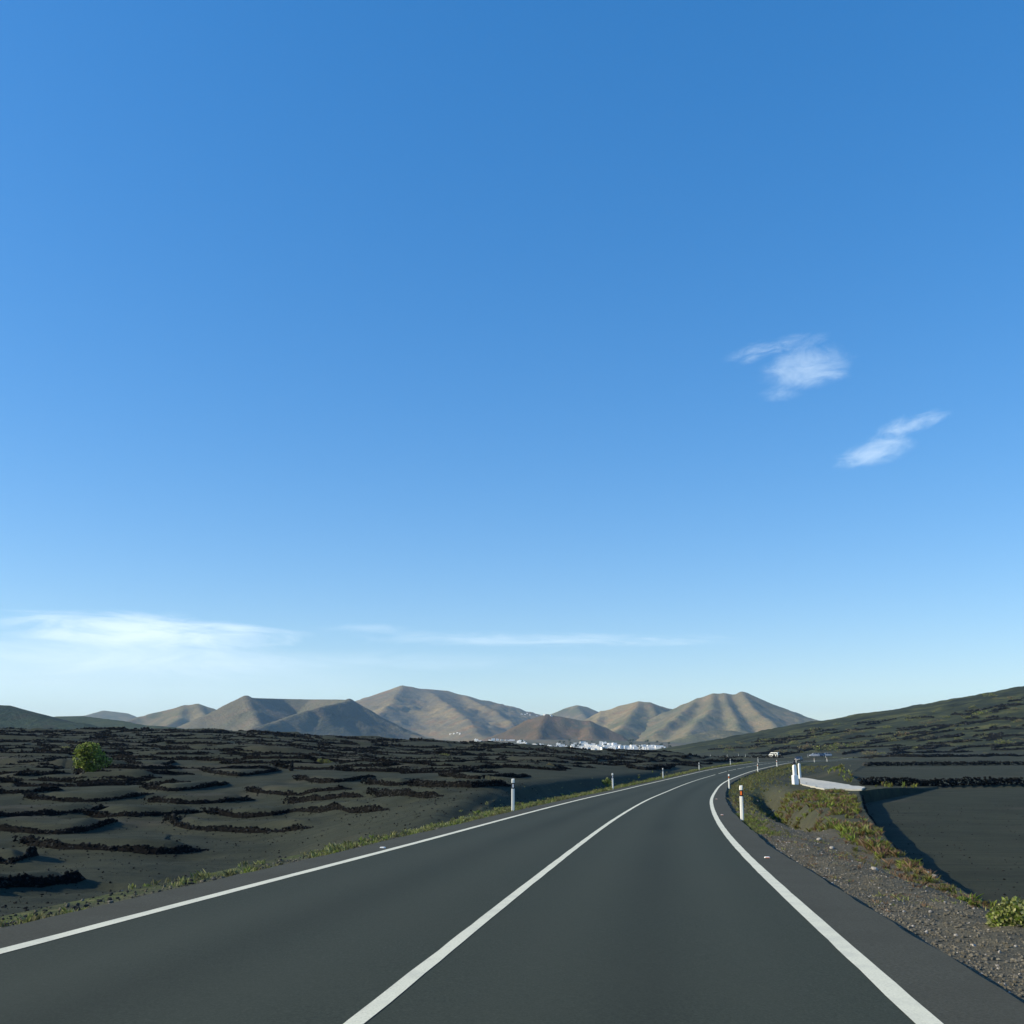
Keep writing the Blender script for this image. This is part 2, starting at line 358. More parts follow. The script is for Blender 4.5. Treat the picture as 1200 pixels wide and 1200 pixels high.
def height(x, y, walls=True, full=False):
    shp = np.shape(x); x = np.ravel(np.asarray(x, float)); y = np.ravel(np.asarray(y, float))
    off, zr, sr = roadco(x, y); z = natural(x, y)
    dist = np.hypot(x, y); ao = np.abs(off)
    left = off < 0
    # soft ash mounds and hollows of the vineyard
    amp = np.where(left | (sr > 300), 1., .25) * sstep(5.5, 16, ao) * sstep(900, 400, dist)
    big = fbm(x / 19 + .4 * vnoise(x / 30, y / 30, 3), y / 10, 11, 3) * .36 * (1 + sstep(80, 250, dist) * 1.3)
    z = z + amp * (big + fbm(x / 4.2, y / 3.4, 21, 3) * .07) + sstep(900, 3000, dist) * fbm(x / 300, y / 300, 31, 4) * 3
    z = z + sstep(4.5, 7, ao) * fbm(x / 1.1, y / 1.1, 41, 3) * .05 * sstep(120, 40, dist)
    grav = np.zeros(x.shape); weed = np.zeros(x.shape); earth = np.zeros(x.shape)
    hollow = np.zeros(x.shape)
    z = z + 1.5 * np.exp(-((x - 41.5 - (y - 125) * .25) / 3.6) ** 2 - ((y - 125) / 17) ** 2)
    if walls:
        for W in WALLS:
            bx0, bx1, by0, by1 = W['bb']; m = (x > bx0) & (x < bx1) & (y > by0) & (y < by1)
            if not m.any(): continue
            P = W['P']; X = x[m]; Y = y[m]; best = np.full(X.shape, 1e9); sgn = np.zeros(X.shape); tt = np.zeros(X.shape); L = 0
            for i in range(len(P) - 1):
                a = P[i]; b = P[i + 1]; ux, uy = b[0] - a[0], b[1] - a[1]; l = math.hypot(ux, uy)
                t = np.clip(((X - a[0]) * ux + (Y - a[1]) * uy) / (l * l), 0, 1); dx = X - a[0] - t * ux; dy = Y - a[1] - t * uy; d = np.hypot(dx, dy)
                q = d < best; best = np.where(q, d, best); sgn = np.where(q, ux * dy - uy * dx, sgn); tt = np.where(q, (L + t * l) / W['L'], tt); L += l
            endf = sstep(0, .12, tt) * sstep(1, .85, tt)
            ff = np.where(sgn > 0, sstep(-.05, .60 + dist[m] * .007, best) * np.exp(-(best / W['w']) ** 1.3), 0) * (.1 + .9 * endf)
            dip = np.where(sgn <= 0, np.exp(-((best - 1.3) / 1.1) ** 2), 0) * endf
            dz = W['h'] * ff - .55 * W['h'] * dip
            z[m] += dz * sstep(4.8, 7.5, ao[m])
    # earthworks of the road: cut on the left, fill on the right
    ze = zr - BANK * np.clip(off, -5, 5)
    r = ao - EDGE
    vw = np.where(left, .9 + .6 * sstep(20, 60, sr), 1.8)
    rr = np.clip(r - vw, 0, None)
    up = ze - .05 + .80 * rr + .02; dn = ze - .10 - .42 * rr
    zc = np.clip(z, dn, up)
    # soften the lip of the cut
    zc = zc - .12 * np.exp(-((z - up) / .5) ** 2) * sstep(0, .8, rr) * left
    zc = zc - .30 * np.exp(-((r - vw - .5) / .6) ** 2) * sstep(28, 40, sr) * left * sstep(320, 280, sr)
    verge = ze - .07 - .05 * np.clip(r, 0, 2.) - .05 * (~left) 
    t = sstep(-.05, .35, r - vw)
    z = np.where(r < vw + .35, verge * (1 - t) + zc * t, zc)
    # right-hand gravel verge, ditch and bank
    rt = (~left) & (sr < 120) & (sr > -30)
    e1 = segdist(x[rt], y[rt], edge1) if rt.any() else 0
    if rt.any():
        X, Y = x[rt], y[rt]; inside = inpoly(X, Y, FIELD1); R_ = r[rt]; Z = z[rt]
        # width from the road to the field wall
        gz = ze[rt] - .13 - .035 * R_ - .25 * np.exp(-((R_ - 3.0) / .8) ** 2) * sstep(14, 30, sr[rt]) - 1.25 * np.exp(-((R_ - 3.1) / 1.15) ** 2) * sstep(34, 48, sr[rt]) * sstep(92, 78, sr[rt]) + .12 * fbm(X / .9, Y / .9, 61, 3) * sstep(.3, 1., R_)
        bank = -1.28 + .06 * fbm(X / 1.3, Y / 1.3, 62, 3)
        w = sstep(1.6, 4.2, R_ + 1.2 * sstep(14, 30, sr[rt]) - 2.3 * sstep(34, 48, sr[rt]))
        gg_ = np.where(R_ > 0, np.minimum(gz, 9) * (1 - w) + bank * w, Z)
        near = sstep(110, 80, sr[rt]); Z = np.where((R_ > 0) & (R_ < 30), gg_ * near + Z * (1 - near), Z)
        fz = FZ1 + .02 * fbm(X / 2, Y / 2, 63, 3) + (Y - 20) * .0008
        Z = np.where(inside, bank + (fz - bank) * sstep(.0, .16, e1), Z); z[rt] = Z
        grav[rt] = np.where((R_ > -1) & (R_ < 12), sstep(3.9, 2.7, R_ + .5 * fbm(X, Y, 64, 2)) * sstep(75, 45, sr[rt]), 0)
        weed[rt] = np.where(~inside & (R_ > 0) & (R_ < 14), np.clip(sstep(2.6, 3.4, R_) * .35 * (.5 + fbm(X / .8, Y / .8, 65, 3)), 0, 1), 0) * sstep(115, 90, sr[rt])
        earth[rt] = np.where(~inside & (R_ > 0) & (R_ < 14), .25 + .5 * sstep(40, 25, sr[rt]), 0) * sstep(115, 90, sr[rt])
    m1 = inpoly(x, y, FIELD1) & ~rt
    z = np.where(m1, FZ1 + .02 * fbm(x / 2, y / 2, 63, 3) + (y - 20) * .0008, z)
    m2 = inpoly(x, y, FIELD2)
    if m2.any():
        e2 = segdist(x[m2], y[m2], FIELD2, True); z[m2] = z[m2] + (FZ2 + (y[m2] - 95) * .001 - z[m2]) * sstep(0, .6, e2)
    # verges
    lv = left & (r > -.5)
    weed = np.where(lv, np.clip(sstep(2.0, .9, r) * (.75 + .9 * fbm(x / .7, y / .7, 71, 3)), 0, 1) * sstep(-.2, .2, r), weed)
    grav = np.where(lv, sstep(.7, .15, r) * .7, grav)
    far_r = (~left) & (sr >= 75) & (r > -.5) & (r < 9)
    weed = np.where(far_r, np.maximum(weed, .8 * sstep(5, 1, r) * (.7 + .8 * fbm(x / 2, y / 2, 72, 3))), weed)
    # under the asphalt
    z = np.where(r < .02, ze - .16, z)
    if not full: return z.reshape(shp)
    earth = np.maximum(earth, .28 * np.clip(fbm(x / 9, y / 6, 81, 4) * 2 - .35, 0, 1) * sstep(5, 9, ao))
    plain = sstep(600, 1500, dist)
    cone = 104 - .1665 * np.hypot(x - 735, y - 900); hill = sstep(-12, 8, cone) * sstep(2000, 1500, dist)
    soil = np.stack([np.clip(grav, 0, 1), np.clip(weed, 0, 1), np.clip(earth, 0, 1), np.ones_like(grav)], 1)
    soil2 = np.stack([plain, hill, 0 * hill, np.ones_like(grav)], 1)
    return z.reshape(shp), soil, soil2
def hit(px, py, y0=5., y1=900.):
    """where the view ray through a photo pixel meets the ground"""
    ys = np.geomspace(y0, y1, 900); pts = [at(px, py, y) for y in ys]; X = np.array([p[0] for p in pts]); Z = np.array([p[1] for p in pts])
    G = height(X, ys, walls=False); b = np.where(G > Z)[0]
    i = b[0] if len(b) else len(ys) - 1
    return float(X[i]), float(ys[i]), float(G[i])
def gz(x, y): return float(height(np.array([x]), np.array([y]))[0])

# ------------------------------------------------------------------ vineyard walls: lay out the crescents
def add_wall(P, h=.35, rock=.22, tall=.5, w=3.2, label=None, berm=True, group=None, heap=True):
    P = [tuple(map(float, p)) for p in P]
    # densify with a smooth curve
    if len(P) > 2:
        q = []
        n = len(P)
        for i in range(n - 1):
            p0 = P[max(i - 1, 0)]; p1 = P[i]; p2 = P[i + 1]; p3 = P[min(i + 2, n - 1)]
            for t in np.linspace(0, 1, 5)[:-1]:
                q.append(tuple(.5 * ((2 * p1[k]) + (-p0[k] + p2[k]) * t + (2 * p0[k] - 5 * p1[k] + 4 * p2[k] - p3[k]) * t * t + (-p0[k] + 3 * p1[k] - 3 * p2[k] + p3[k]) * t ** 3) for k in (0, 1)))
        q.append(P[-1]); P = q
    if P[0][0] > P[-1][0]: P = P[::-1]
    L = sum(math.dist(P[i], P[i + 1]) for i in range(len(P) - 1))
    xs = [p[0] for p in P]; ys = [p[1] for p in P]
    WALLS.append(dict(P=P, h=h if berm else 0., w=w, L=L, bb=(min(xs) - w * 2.5, max(xs) + w * 2.5, min(ys) - 3.5, max(ys) + w * 2.5), rock=rock, tall=tall, label=label, group=group, heap=heap))
near_px = [
 ([(-60, 1040), (0, 1038), (55, 1037), (100, 1031)], 'near lava stone wall with a heap at its end, lowest in the left field'),
 ([(-50, 1006), (0, 1009), (25, 1007), (43, 1000)], 'short lava stone wall at the left edge, right end curled up, second lowest'),
 ([(28, 986), (60, 992), (130, 994), (190, 999), (245, 996)], 'long lava stone wall with a rock heap on its left end above the lowest walls'),
 ([(-40, 970), (0, 971), (50, 976), (100, 974), (137, 962)], 'smile shaped lava stone wall at the left edge curling up beside the ash mound'),
 ([(202, 960), (214, 968), (280, 974), (330, 973), (367, 968)], 'crescent lava stone wall with thick dark left end, closest to the road middle left'),
 ([(100, 951), (150, 955), (200, 954), (240, 952)], 'thin straight lava wall right of the small rock heap under the tree'),
 ([(-30, 957), (30, 956), (80, 953), (128, 948)], 'low lava wall below the fig tree running off the left edge'),
 ([(32, 934), (70, 938), (120, 938), (180, 931)], 'wavy lava wall directly in front of the green fig tree'),
 ([(175, 936), (210, 941), (260, 940), (300, 935)], 'lava wall with a rock heap at its left end, right of the fig tree'),
 ([(-30, 930), (0, 929), (40, 928), (75, 925)], 'low lava wall left of the fig tree touching the picture edge'),
 ([(170, 922), (200, 927), (235, 924), (268, 918)], 'double lava wall right of the fig tree shadow'),
 ([(245, 952), (285, 957), (320, 956), (350, 950), (400, 949), (455, 948)], 'long wavy lava wall with pale stones, above the closest crescent'),
 ([(290, 926), (330, 931), (370, 931), (412, 926)], 'curved lava wall in the middle of the ash field with stones on its left'),
 ([(338, 936), (380, 939), (430, 934)], 'short curved lava wall just below the middle field wall'),
 ([(438, 931), (470, 935), (520, 934)], 'thin lava wall fading towards the roadside bank'),
 ([(485, 924), (520, 927), (560, 925), (600, 922)], 'lava wall whose end lies left of the nearest left marker post'),
 ([(520, 909), (560, 913), (622, 910)], 'lava wall passing behind the nearest left marker post'),
 ([(430, 918), (460, 922), (500, 917)], 'small crescent lava wall between the field middle and the nearest left post'),
 ([(350, 912), (390, 917), (440, 910)], 'crescent lava wall with upturned ends in the upper middle of the field'),
 ([(240, 903), (280, 909), (330, 903)], 'crescent lava wall below the small dark stub in the field'),
 ([(100, 868), (150, 870), (210, 868)], None),
 ([(150, 895), (180, 900), (206, 893)], 'short lava wall with a dark pointed heap right of the fig tree'),
 ([(-20, 915), (20, 914), (55, 911)], 'lava wall stub at the left edge level with the fig trunk'),
]
random.seed(3)
occ = []
for pts, lab in near_px:
    P = [hit(*p)[:2] for p in pts]
    sc = P[1][1] / 30.
    print('W', [round(v) for v in P[1]])
    add_wall(P, h=.34, rock=.10, tall=.44, w=2.6 + sc * .5, label=lab)
    for i in range(len(P) - 1): occ.append(P[i]); occ.append(P[i + 1])
# rows of farther crescents
yr = 58.; row = 0
while yr < 335:
    px = -60 + (row % 2) * 40 - random.uniform(0, 40)
    while px < 800:
        wid = random.uniform(6.5, 14) * (1 + (yr - 50) / 260); dpx = wid / yr * 1184
        x0 = (px - 600) / 1184 * yr; cy = yr * (1 + random.uniform(-.028, .028)); x1 = x0 + wid
        o, _, sr_ = roadco(np.array([x0, x1, (x0 + x1) / 2]), np.array([cy, cy, cy]))
        if o.max() < -9 and min([math.hypot(((x0 + x1) / 2 - a), (cy - b) * 1.6) for a, b in occ] + [99]) > 6:
            sag = random.uniform(.06, .2) * wid; tilt = random.uniform(-.10, .16) * wid; k = random.uniform(.3, .7)
            P = [(x0, cy + sag * random.uniform(.5, 1.4)), (x0 + wid * .2, cy + sag * .15), (x0 + wid * k, cy - sag * .2 + tilt * .3), (x0 + wid * .85, cy + sag * .1 + tilt), (x1, cy + sag * random.uniform(.2, 1.) + tilt)]
            add_wall(P, h=.32 + yr / 800, rock=.10, tall=.40 + yr / 620, w=3.0 + yr / 60)
        px += dpx * random.uniform(1.0, 1.28)
    yr *= 1.047; row += 1
# walls in the hollow between the two stretches of road and on the right slope
for pts, lab in [([(735, 893), (760, 894.5), (800, 894)], None), ([(720, 888), (770, 889.5), (830, 889)], None), ([(700, 884), (760, 885), (840, 885.5)], None),
                 ([(800, 891), (850, 892), (870, 891)], None), ([(735, 899), (765, 902), (790, 899)], None), ([(650, 893), (690, 895), (740, 893)], None)]:
    P = [hit(*p)[:2] for p in pts]
    if max(roadco(np.array([p[0] for p in P]), np.array([p[1] for p in P]))[0]) < -6: add_wall(P, h=.4, rock=.26, tall=.8, w=5, label=lab)
n_left = len(WALLS)
hill_px = [([(1012, 873), (1040, 870), (1077, 865)], 'thick dark lava wall climbing the middle of the right slope'),
 ([(1090, 866), (1110, 864), (1130, 861)], None), ([(1085, 872), (1120, 870), (1150, 868)], None), ([(1120, 877), (1160, 875), (1200, 874)], None), ([(1140, 858), (1170, 856), (1200, 855)], None),
 ([(1150, 866), (1175, 864), (1200, 862)], None), ([(980, 878), (1020, 876), (1060, 874)], None), ([(1040, 884), (1090, 882), (1140, 881)], None), ([(1000, 889), (1080, 887), (1200, 886)], None),
 ([(1060, 856), (1090, 852), (1110, 850)], None), ([(1130, 848), (1160, 844), (1200, 842)], None), ([(960, 862), (990, 858), (1010, 855)], None), ([(880, 870), (920, 866), (950, 863)], None),
 ([(830, 879), (870, 877), (900, 875)], None), ([(1000, 850), (1030, 846), (1050, 843)], None), ([(1150, 832), (1180, 828), (1200, 826)], None), ([(900, 879), (930, 877), (960, 874)], None),
 ([(1070, 862), (1100, 859), (1125, 855)], None), ([(1040, 878), (1070, 877), (1110, 874)], None), ([(1160, 880), (1190, 879), (1220, 878)], None)]
for _ in range(62):
    px = random.uniform(850, 1205); top = np.interp(px, [800, 950, 1000, 1100, 1200], [876, 853, 844, 831, 812]); py = top + (886 - top) * random.random() ** .8 * .95 + 1.5; L2 = random.uniform(12, 45) * (1.2 - .7 * (886 - py) / 75); hill_px.append(([(px, py), (px + L2 * .5, py - L2 * random.uniform(0, .10)), (px + L2, py - L2 * random.uniform(.04, .18))], None))
for pts, lab in hill_px:
    P = [hit(px, py, 60, 1500)[:2] for px, py in pts]
    if max(abs(P[0][1] - P[-1][1]), 0) > 260: continue
    add_wall(P, h=.3, rock=.4, tall=1.3, w=6, label=lab or 'low dark lava stone terrace wall on the slope right of the road', group='terrace walls on the right slope', berm=False, heap=False)

# ------------------------------------------------------------------ ground sheet
def ground():
    fine = np.linspace(R(-31), R(32), 900); a = np.concatenate([np.arange(R(-180), R(-31.5), R(2.5)), fine, np.arange(R(34), R(180), R(2.5))])
    r = [1.2]
    while r[-1] < 14000:
        s = .0065 if r[-1] < 110 else (.008 if r[-1] < 420 else .02); r.append(r[-1] * (1 + s))
    r = np.array(r); A, Rr = np.meshgrid(a, r); X = Rr * np.sin(A); Y = Rr * np.cos(A)
    Z, soil, soil2 = height(X, Y, full=True); nr, na = X.shape
    V = np.stack([X, Y, Z], 2).reshape(-1, 3); V = np.vstack([V, [[0, 0, -.3]]])
    i = np.arange(nr - 1)[:, None] * na + np.arange(na)[None]; j = np.arange(nr - 1)[:, None] * na + (np.arange(na)[None] + 1) % na
    Q = np.stack([i, j, j + na, i + na], 2).reshape(-1, 4)[:, ::-1]
    T = np.stack([np.full(na, len(V) - 1), (np.arange(na) + 1) % na, np.arange(na)], 1)
    o = mesh('ground', V, [Q, T], M['ground'], smooth=True); o['kind'] = 'structure'
    for nm, d in (('soil', soil), ('soil2', soil2)):
        at_ = o.data.color_attributes.new(nm, 'FLOAT_COLOR', 'POINT'); d = np.vstack([d, [[0, 0, 0, 1]]]); at_.data.foreach_set('color', d.astype(np.float32).reshape(-1))
ground()

# ------------------------------------------------------------------ road strips
def strip(name, offs, dzs, m, s0=-38., s1=636., kind='structure', wob=None, thick=0):
    s = np.arange(s0, s1 + .01, 2.) if s0 >= 60 else np.concatenate([np.arange(s0, 60, .5), np.arange(60, s1 + .01, 2.)]); rows = []
    for k, (o, dz) in enumerate(zip(offs, dzs)):
        oo = o + (wob(s, k) if wob else 0); x, y, z = roadpt(s, oo, dz); rows.append(np.stack([x, y, z], 1))
    n = len(rows); V = np.stack(rows, 1).reshape(-1, 3); i = np.arange(len(s) - 1)[:, None] * n + np.arange(n - 1)[None]
    Q = np.stack([i, i + 1, i + 1 + n, i + n], 2).reshape(-1, 4)[:, ::-1]
    o = mesh(name, V, Q, m); o['kind'] = kind; return o
W1 = LW + .09
ro = np.linspace(-W1, W1, 29); o_ = strip('road', list(ro), [0] * 29, M['asphalt'])
_s = len(o_.data.vertices) // 29; lane = np.abs(ro); trk = np.maximum(np.exp(-((lane - .85) / .33) ** 2), np.exp(-((lane - 2.5) / .33) ** 2)); mid = np.exp(-((lane - 1.68) / .3) ** 2)
_w = np.stack([np.tile(trk, _s) * .38, np.tile(mid, _s) * .30, np.zeros(29 * _s), np.ones(29 * _s)], 1)
_sv = np.repeat(np.arange(_s), 29) * .5; _w[:, 0] *= .75 + .5 * fbm(_sv / 9, np.tile(ro, _s) / 2, 55, 2); _w[:, 1] *= .8 + .6 * fbm(_sv / 5, np.tile(ro, _s), 56, 2)
_ca = o_.data.color_attributes.new('wear', 'FLOAT_COLOR', 'POINT'); _ca.data.foreach_set('color', np.clip(_w, 0, 1).astype(np.float32).reshape(-1))
def wobr(s, k): return (fbm(s / .8, s * 0 + 3.3, 91, 4) * .05 + fbm(s / 6, s * 0 + 8.3, 92, 2) * .06) if k >= 1 else 0 * s
def wobl(s, k): return -(fbm(s / .8, s * 0 + 5.3, 93, 4) * .05 + fbm(s / 6, s * 0 + 1.3, 94, 2) * .06) if k <= 1 else 0 * s
strip('shoulder', [W1, EDGE - .02, EDGE + .03], [-.001, -.006, -.17], M['shoulder'], wob=wobr)
strip('shoulder', [-EDGE - .03, -EDGE + .02, -W1], [-.17, -.006, -.001], M['shoulder'], wob=wobl)
def wline(s, k): return fbm(s / .25, s * 0 + k * 7.7, 95, 3) * .008
strip('edge_line', [LW - .085, LW + .085], [.004, .004], M['line'], wob=wline)
strip('edge_line', [-LW - .075, -LW + .075], [.004, .004], M['line'], wob=wline)
strip('centre_line', [-.06, .06], [.004, .004], M['line'], wob=wline, s1=144)
for k, s0 in enumerate(np.arange(148, 330, 12)): strip('centre_line', [-.06, .06], [.004, .004], M['line'], s0=float(s0), s1=float(s0) + 10)

# ------------------------------------------------------------------ stones
def ico(sub):
    import bmesh
    bm = bmesh.new(); bmesh.ops.create_icosphere(bm, subdivisions=sub, radius=1.)
    V = np.array([v.co[:] for v in bm.verts]); Fc = np.array([[v.index for v in f.verts] for f in bm.faces]); bm.free(); return V, Fc
ICO = {1: ico(1), 2: ico(2)}
def stones(C, S, sub=1, jag=.28, flat=.75, seed=1):
    """C centres (n,3), S sizes (n,) -> V,F of n irregular stones"""
    r = np.random.default_rng(seed); V0, F0 = ICO[sub]; n = len(C)
    V = np.repeat(V0[None], n, 0); V = V * (1 + r.uniform(-jag, jag, (n, len(V0), 1)))
    V = V * r.uniform(.65, 1.25, (n, 1, 3)) * np.array([1, 1, flat])
    a = r.uniform(0, 6.28, n); b = r.uniform(-.5, .5, n); ca, sa, cb, sb_ = np.cos(a), np.sin(a), np.cos(b), np.sin(b)
    x, y, z = V[..., 0], V[..., 1], V[..., 2]
    y, z = y * cb[:, None] - z * sb_[:, None], y * sb_[:, None] + z * cb[:, None]
    x, y = x * ca[:, None] - y * sa[:, None], x * sa[:, None] + y * ca[:, None]
    V = np.stack([x, y, z], 2) * np.asarray(S)[:, None, None] + np.asarray(C)[:, None, :]
    Fc = F0[None] + (np.arange(n) * len(V0))[:, None, None]
    return V.reshape(-1, 3), Fc.reshape(-1, 3)
FARLAB = 'low black lava stone wall, one of many curving across the far ash field'
far_V = []; far_F = []; far_n = 0; n_things = 0
for wi, W in enumerate(WALLS):
    P = W['P']; L = W['L']; cum = np.concatenate([[0], np.cumsum([math.dist(P[i], P[i + 1]) for i in range(len(P) - 1)])])
    r = np.random.default_rng(wi + 50); dist = math.hypot(*P[len(P) // 2]); rk = max(W['rock'], dist * .0016)
    hill = W['group'] is not None
    n = int(min(max(L * W['tall'] / rk ** 2 * 1.6, 30), 900 if dist < 90 else 300))
    def prof_(t):
        q = (.80 + .2 * np.sin(t * 9 + wi) * np.sin(t * 23 + wi * 2)) * np.clip(np.minimum(t, 1 - t) * 12, .25, 1)
        return q + (.55 * np.exp(-(t / (.9 / L + .02)) ** 2) if W['heap'] else 0)
    # rubble core: one continuous lumpy ridge
    m = max(6, int(L / max(.35, rk * 1.6))); tc_ = np.linspace(0, 1, m); cx = np.interp(tc_ * L, cum, [p[0] for p in P]); cy = np.interp(tc_ * L, cum, [p[1] for p in P])
    hc = W['tall'] * prof_(tc_) * .8; g0 = height(cx, cy - .35); g0 = np.minimum(g0, height(cx, cy - .7)); wd = .16 + rk * .8; jit = lambda: r.normal(0, rk * .22, m)
    rows = [np.stack([cx, cy - wd - .12 + jit(), g0 - .15], 1), np.stack([cx, cy - wd * .9 + jit(), g0 + hc * .55 + jit() * .5], 1), np.stack([cx, cy - wd * .4 + jit(), g0 + hc + jit() * .6], 1), np.stack([cx, cy + wd * .5 + jit(), g0 + hc * .95 + jit() * .5], 1), np.stack([cx, cy + wd + .2, g0 - .2], 1)]
    CV = np.stack(rows, 1).reshape(-1, 3); a = np.arange(m - 1)[:, None] * 5 + np.arange(4)[None]; CQ = np.stack([a, a + 5, a + 6, a + 1], 2).reshape(-1, 4)[:, ::-1]; CF = np.concatenate([CQ[:, [0, 1, 2]], CQ[:, [0, 2, 3]]])
    t = r.uniform(0, 1, n); nh = int(n * .12) if W['heap'] else 0; t[:nh] = np.abs(r.normal(0, .5 / L + .01, nh)); lift = r.uniform(0, 1, n) ** .8; pr = prof_(t)
    px_ = np.interp(t * L, cum, [p[0] for p in P]); py_ = np.interp(t * L, cum, [p[1] for p in P])
    X = px_ + r.normal(0, .2, n) * rk; Y = py_ - wd * (1.05 - .9 * lift) + r.normal(0, .35, n) * rk
    Z = np.interp(t, tc_, g0) + lift * W['tall'] * pr * .92; S = rk * r.uniform(.35, .8, n)
    if nh: X[:nh] += r.uniform(-.45, .5, nh); Y[:nh] += r.uniform(-.4, .5, nh)
    nx = 0 if dist > 110 else int(n * .05)
    if nx: tx = r.uniform(0, 1, nx); ex = np.interp(tx * L, cum, [p[0] for p in P]); ey = np.interp(tx * L, cum, [p[1] for p in P]) - wd - r.exponential(.35, nx); X = np.r_[X, ex]; Y = np.r_[Y, ey]; Z = np.r_[Z, height(ex, ey)]; S = np.r_[S, rk * r.uniform(.25, .6, nx)]
    V, Fc = stones(np.stack([X, Y, Z], 1), S, 1, .26, .8, wi)
    V = np.vstack([V, CV]); Fc = np.vstack([Fc, CF + (len(V) - len(CV))])
    if not (W['label'] or hill or n_things < 225): far_V.append(V); far_F.append(Fc + far_n); far_n += len(V); continue
    n_things += 1; mi = np.concatenate([np.repeat((r.uniform(0, 1, len(X)) < .14).astype(int), 20), np.full(len(CF), 2)]); c = V.mean(0)
    o = mesh('stone_wall', V - c, Fc, [M['rock'], M['rock2'], M['rubble']], mi, loc=c); tag(o, W['label'] or FARLAB, 'stone wall', W['group'] or 'crescent stone walls of the ash vineyard', 'thing')
print('WALLS', len(WALLS), n_things)
if far_V: tag(mesh('stone_walls', np.vstack(far_V), np.vstack(far_F), M['rock']), 'hundreds of tiny black stone walls near the crest of the ash field', 'stone walls', None, 'stuff')

# retaining walls of the sunken fields
def line_wall(P, rock, tall, label, name='stone_wall', seed=0, group=None, thick=1.3, dens=1.3, mats=None, zfun=None):
    r = np.random.default_rng(seed + 900); cum = np.concatenate([[0], np.cumsum([math.dist(P[i], P[i + 1]) for i in range(len(P) - 1)])]); L = cum[-1]
    n = int(L / rock * dens * max(1, tall / rock)); t = r.uniform(0, 1, n) * L; lift = r.uniform(0, 1, n)
    X = np.interp(t, cum, [p[0] for p in P]) + r.normal(0, .3, n) * rock * thick; Y = np.interp(t, cum, [p[1] for p in P]) + r.normal(0, .3, n) * rock * thick
    G = zfun(X, Y) if zfun else height(X, Y); Z = G + lift * tall * (.85 + .3 * vnoise(t / 2., t * 0, 5)); S = rock * r.uniform(.5, .95, n)
    V, Fc = stones(np.stack([X, Y, Z], 1), S, 1, .25, .8, seed); c = V.mean(0); mi = np.repeat((r.uniform(0, 1, n) < .15).astype(int), 20 if ICO[1][1].shape[0] == 20 else len(ICO[1][1]))
    o = mesh(name, V - c, Fc, mats or [M['rock'], M['rock2']], mi, loc=c); tag(o, label, 'stone wall', group, 'thing'); return o
line_wall([(x, y + .4) for x, y in far1[:3]], .17, .8, 'black lava stone wall between the two sunken ash fields right of the road', seed=1, dens=1.8, thick=2.)
line_wall(far2, .3, .8, 'thin dark lava stone wall at the back of the farther sunken field', seed=2, dens=1.5)
line_wall([(x + .07, y + .05) for x, y in edge1[1:]], .16, .72, 'rough stone face under the weedy bank beside the nearest sunken field', seed=3, dens=1.4, thick=.5, zfun=lambda X, Y: X * 0 + FZ1)
# stones of the ditch line, verge gravel
def pebbles(name, label, n, smin, smax, gen, mats, seed, pal=.1, kind='stuff', cat='gravel'):
    r = np.random.default_rng(seed); X, Y = gen(r, n); Z = height(X, Y); S = smin * (smax / smin) ** (r.uniform(0, 1, len(X)) ** 1.6)
    V, Fc = stones(np.stack([X, Y, Z + S * .25], 1), S, 1, .3, .75, seed); mi = np.repeat((r.uniform(0, 1, len(X)) < pal).astype(int), len(ICO[1][1]))
    o = mesh(name, V, Fc, mats, mi); tag(o, label, cat, None, kind); return o
def g_verge(r, n):
    s = 5 + 55 * r.uniform(0, 1, n) ** 1.7; o = EDGE + .05 + np.abs(r.normal(0, 1, n)) * 1.6; return roadpt(s, o)[:2]
pebbles('gravel', 'loose grey and brown gravel of the right verge', 26000, .006, .026, g_verge, [M['gravel'], M['pale']], 11, .06)
def g_vergel(r, n):
    s = 4 + 60 * r.uniform(0, 1, n) ** 1.5; o = -EDGE - .02 - np.abs(r.normal(0, 1, n)) * .5; return roadpt(s, o)[:2]
pebbles('gravel', 'small grey stones along the left edge of the asphalt', 5000, .006, .035, g_vergel, [M['rock2'], M['gravel']], 12, .4)
def g_ash(r, n):
    s = 5 + 55 * r.uniform(0, 1, n) ** 1.5; o = -EDGE - 1.5 - r.uniform(0, 1, n) ** 1.3 * 30; return roadpt(s, o)[:2]
pebbles('cinders', 'coarse black cinders scattered on the left ash slope', 9000, .008, .05, g_ash, [M['rock'], M['rock2']], 13, .3, cat='cinders')
def g_field(r, n):
    X = 8 + 40 * r.uniform(0, 1, n); Y = 12 + 60 * r.uniform(0, 1, n) ** 1.4; k = inpoly(X, Y, FIELD1) & (segdist(X, Y, edge1) > .25); return X[k], Y[k]
pebbles('cinders', 'fine black cinders scattered over the sunken ash field', 9000, .008, .04, g_field, [M['rock'], M['rock2']], 14, .5, cat='cinders')
for k, (px, py, s, lab) in enumerate([(1087, 1024, .05, 'pale round stone on the bank edge beside the sunken field, left of the larger one'), (1095, 1028.5, .075, 'larger pale round stone on the bank edge beside the sunken field'),
        (1025, 1020, .07, 'white stone at the foot of the weedy bank in the right ditch'), (888, 940, .09, 'white pebble high in the dark ditch behind the nearest right post'), (907, 951, .10, 'pale flat stone in the dark ditch right of the nearest right post'),
        (960, 986, .09, 'long white stone at the upper edge of the right gravel verge'), (975, 995, .07, 'small white stone lower down beside the long white stone')]):
    x, y, z = hit(px, py); V, Fc = stones(np.zeros((1, 3)), [s], 2, .1, .7, 70 + k); o = mesh('stone', V, Fc, M['pale'], smooth=True, loc=(x, y, gz(x, y) + s * .3)); tag(o, lab, 'stone')
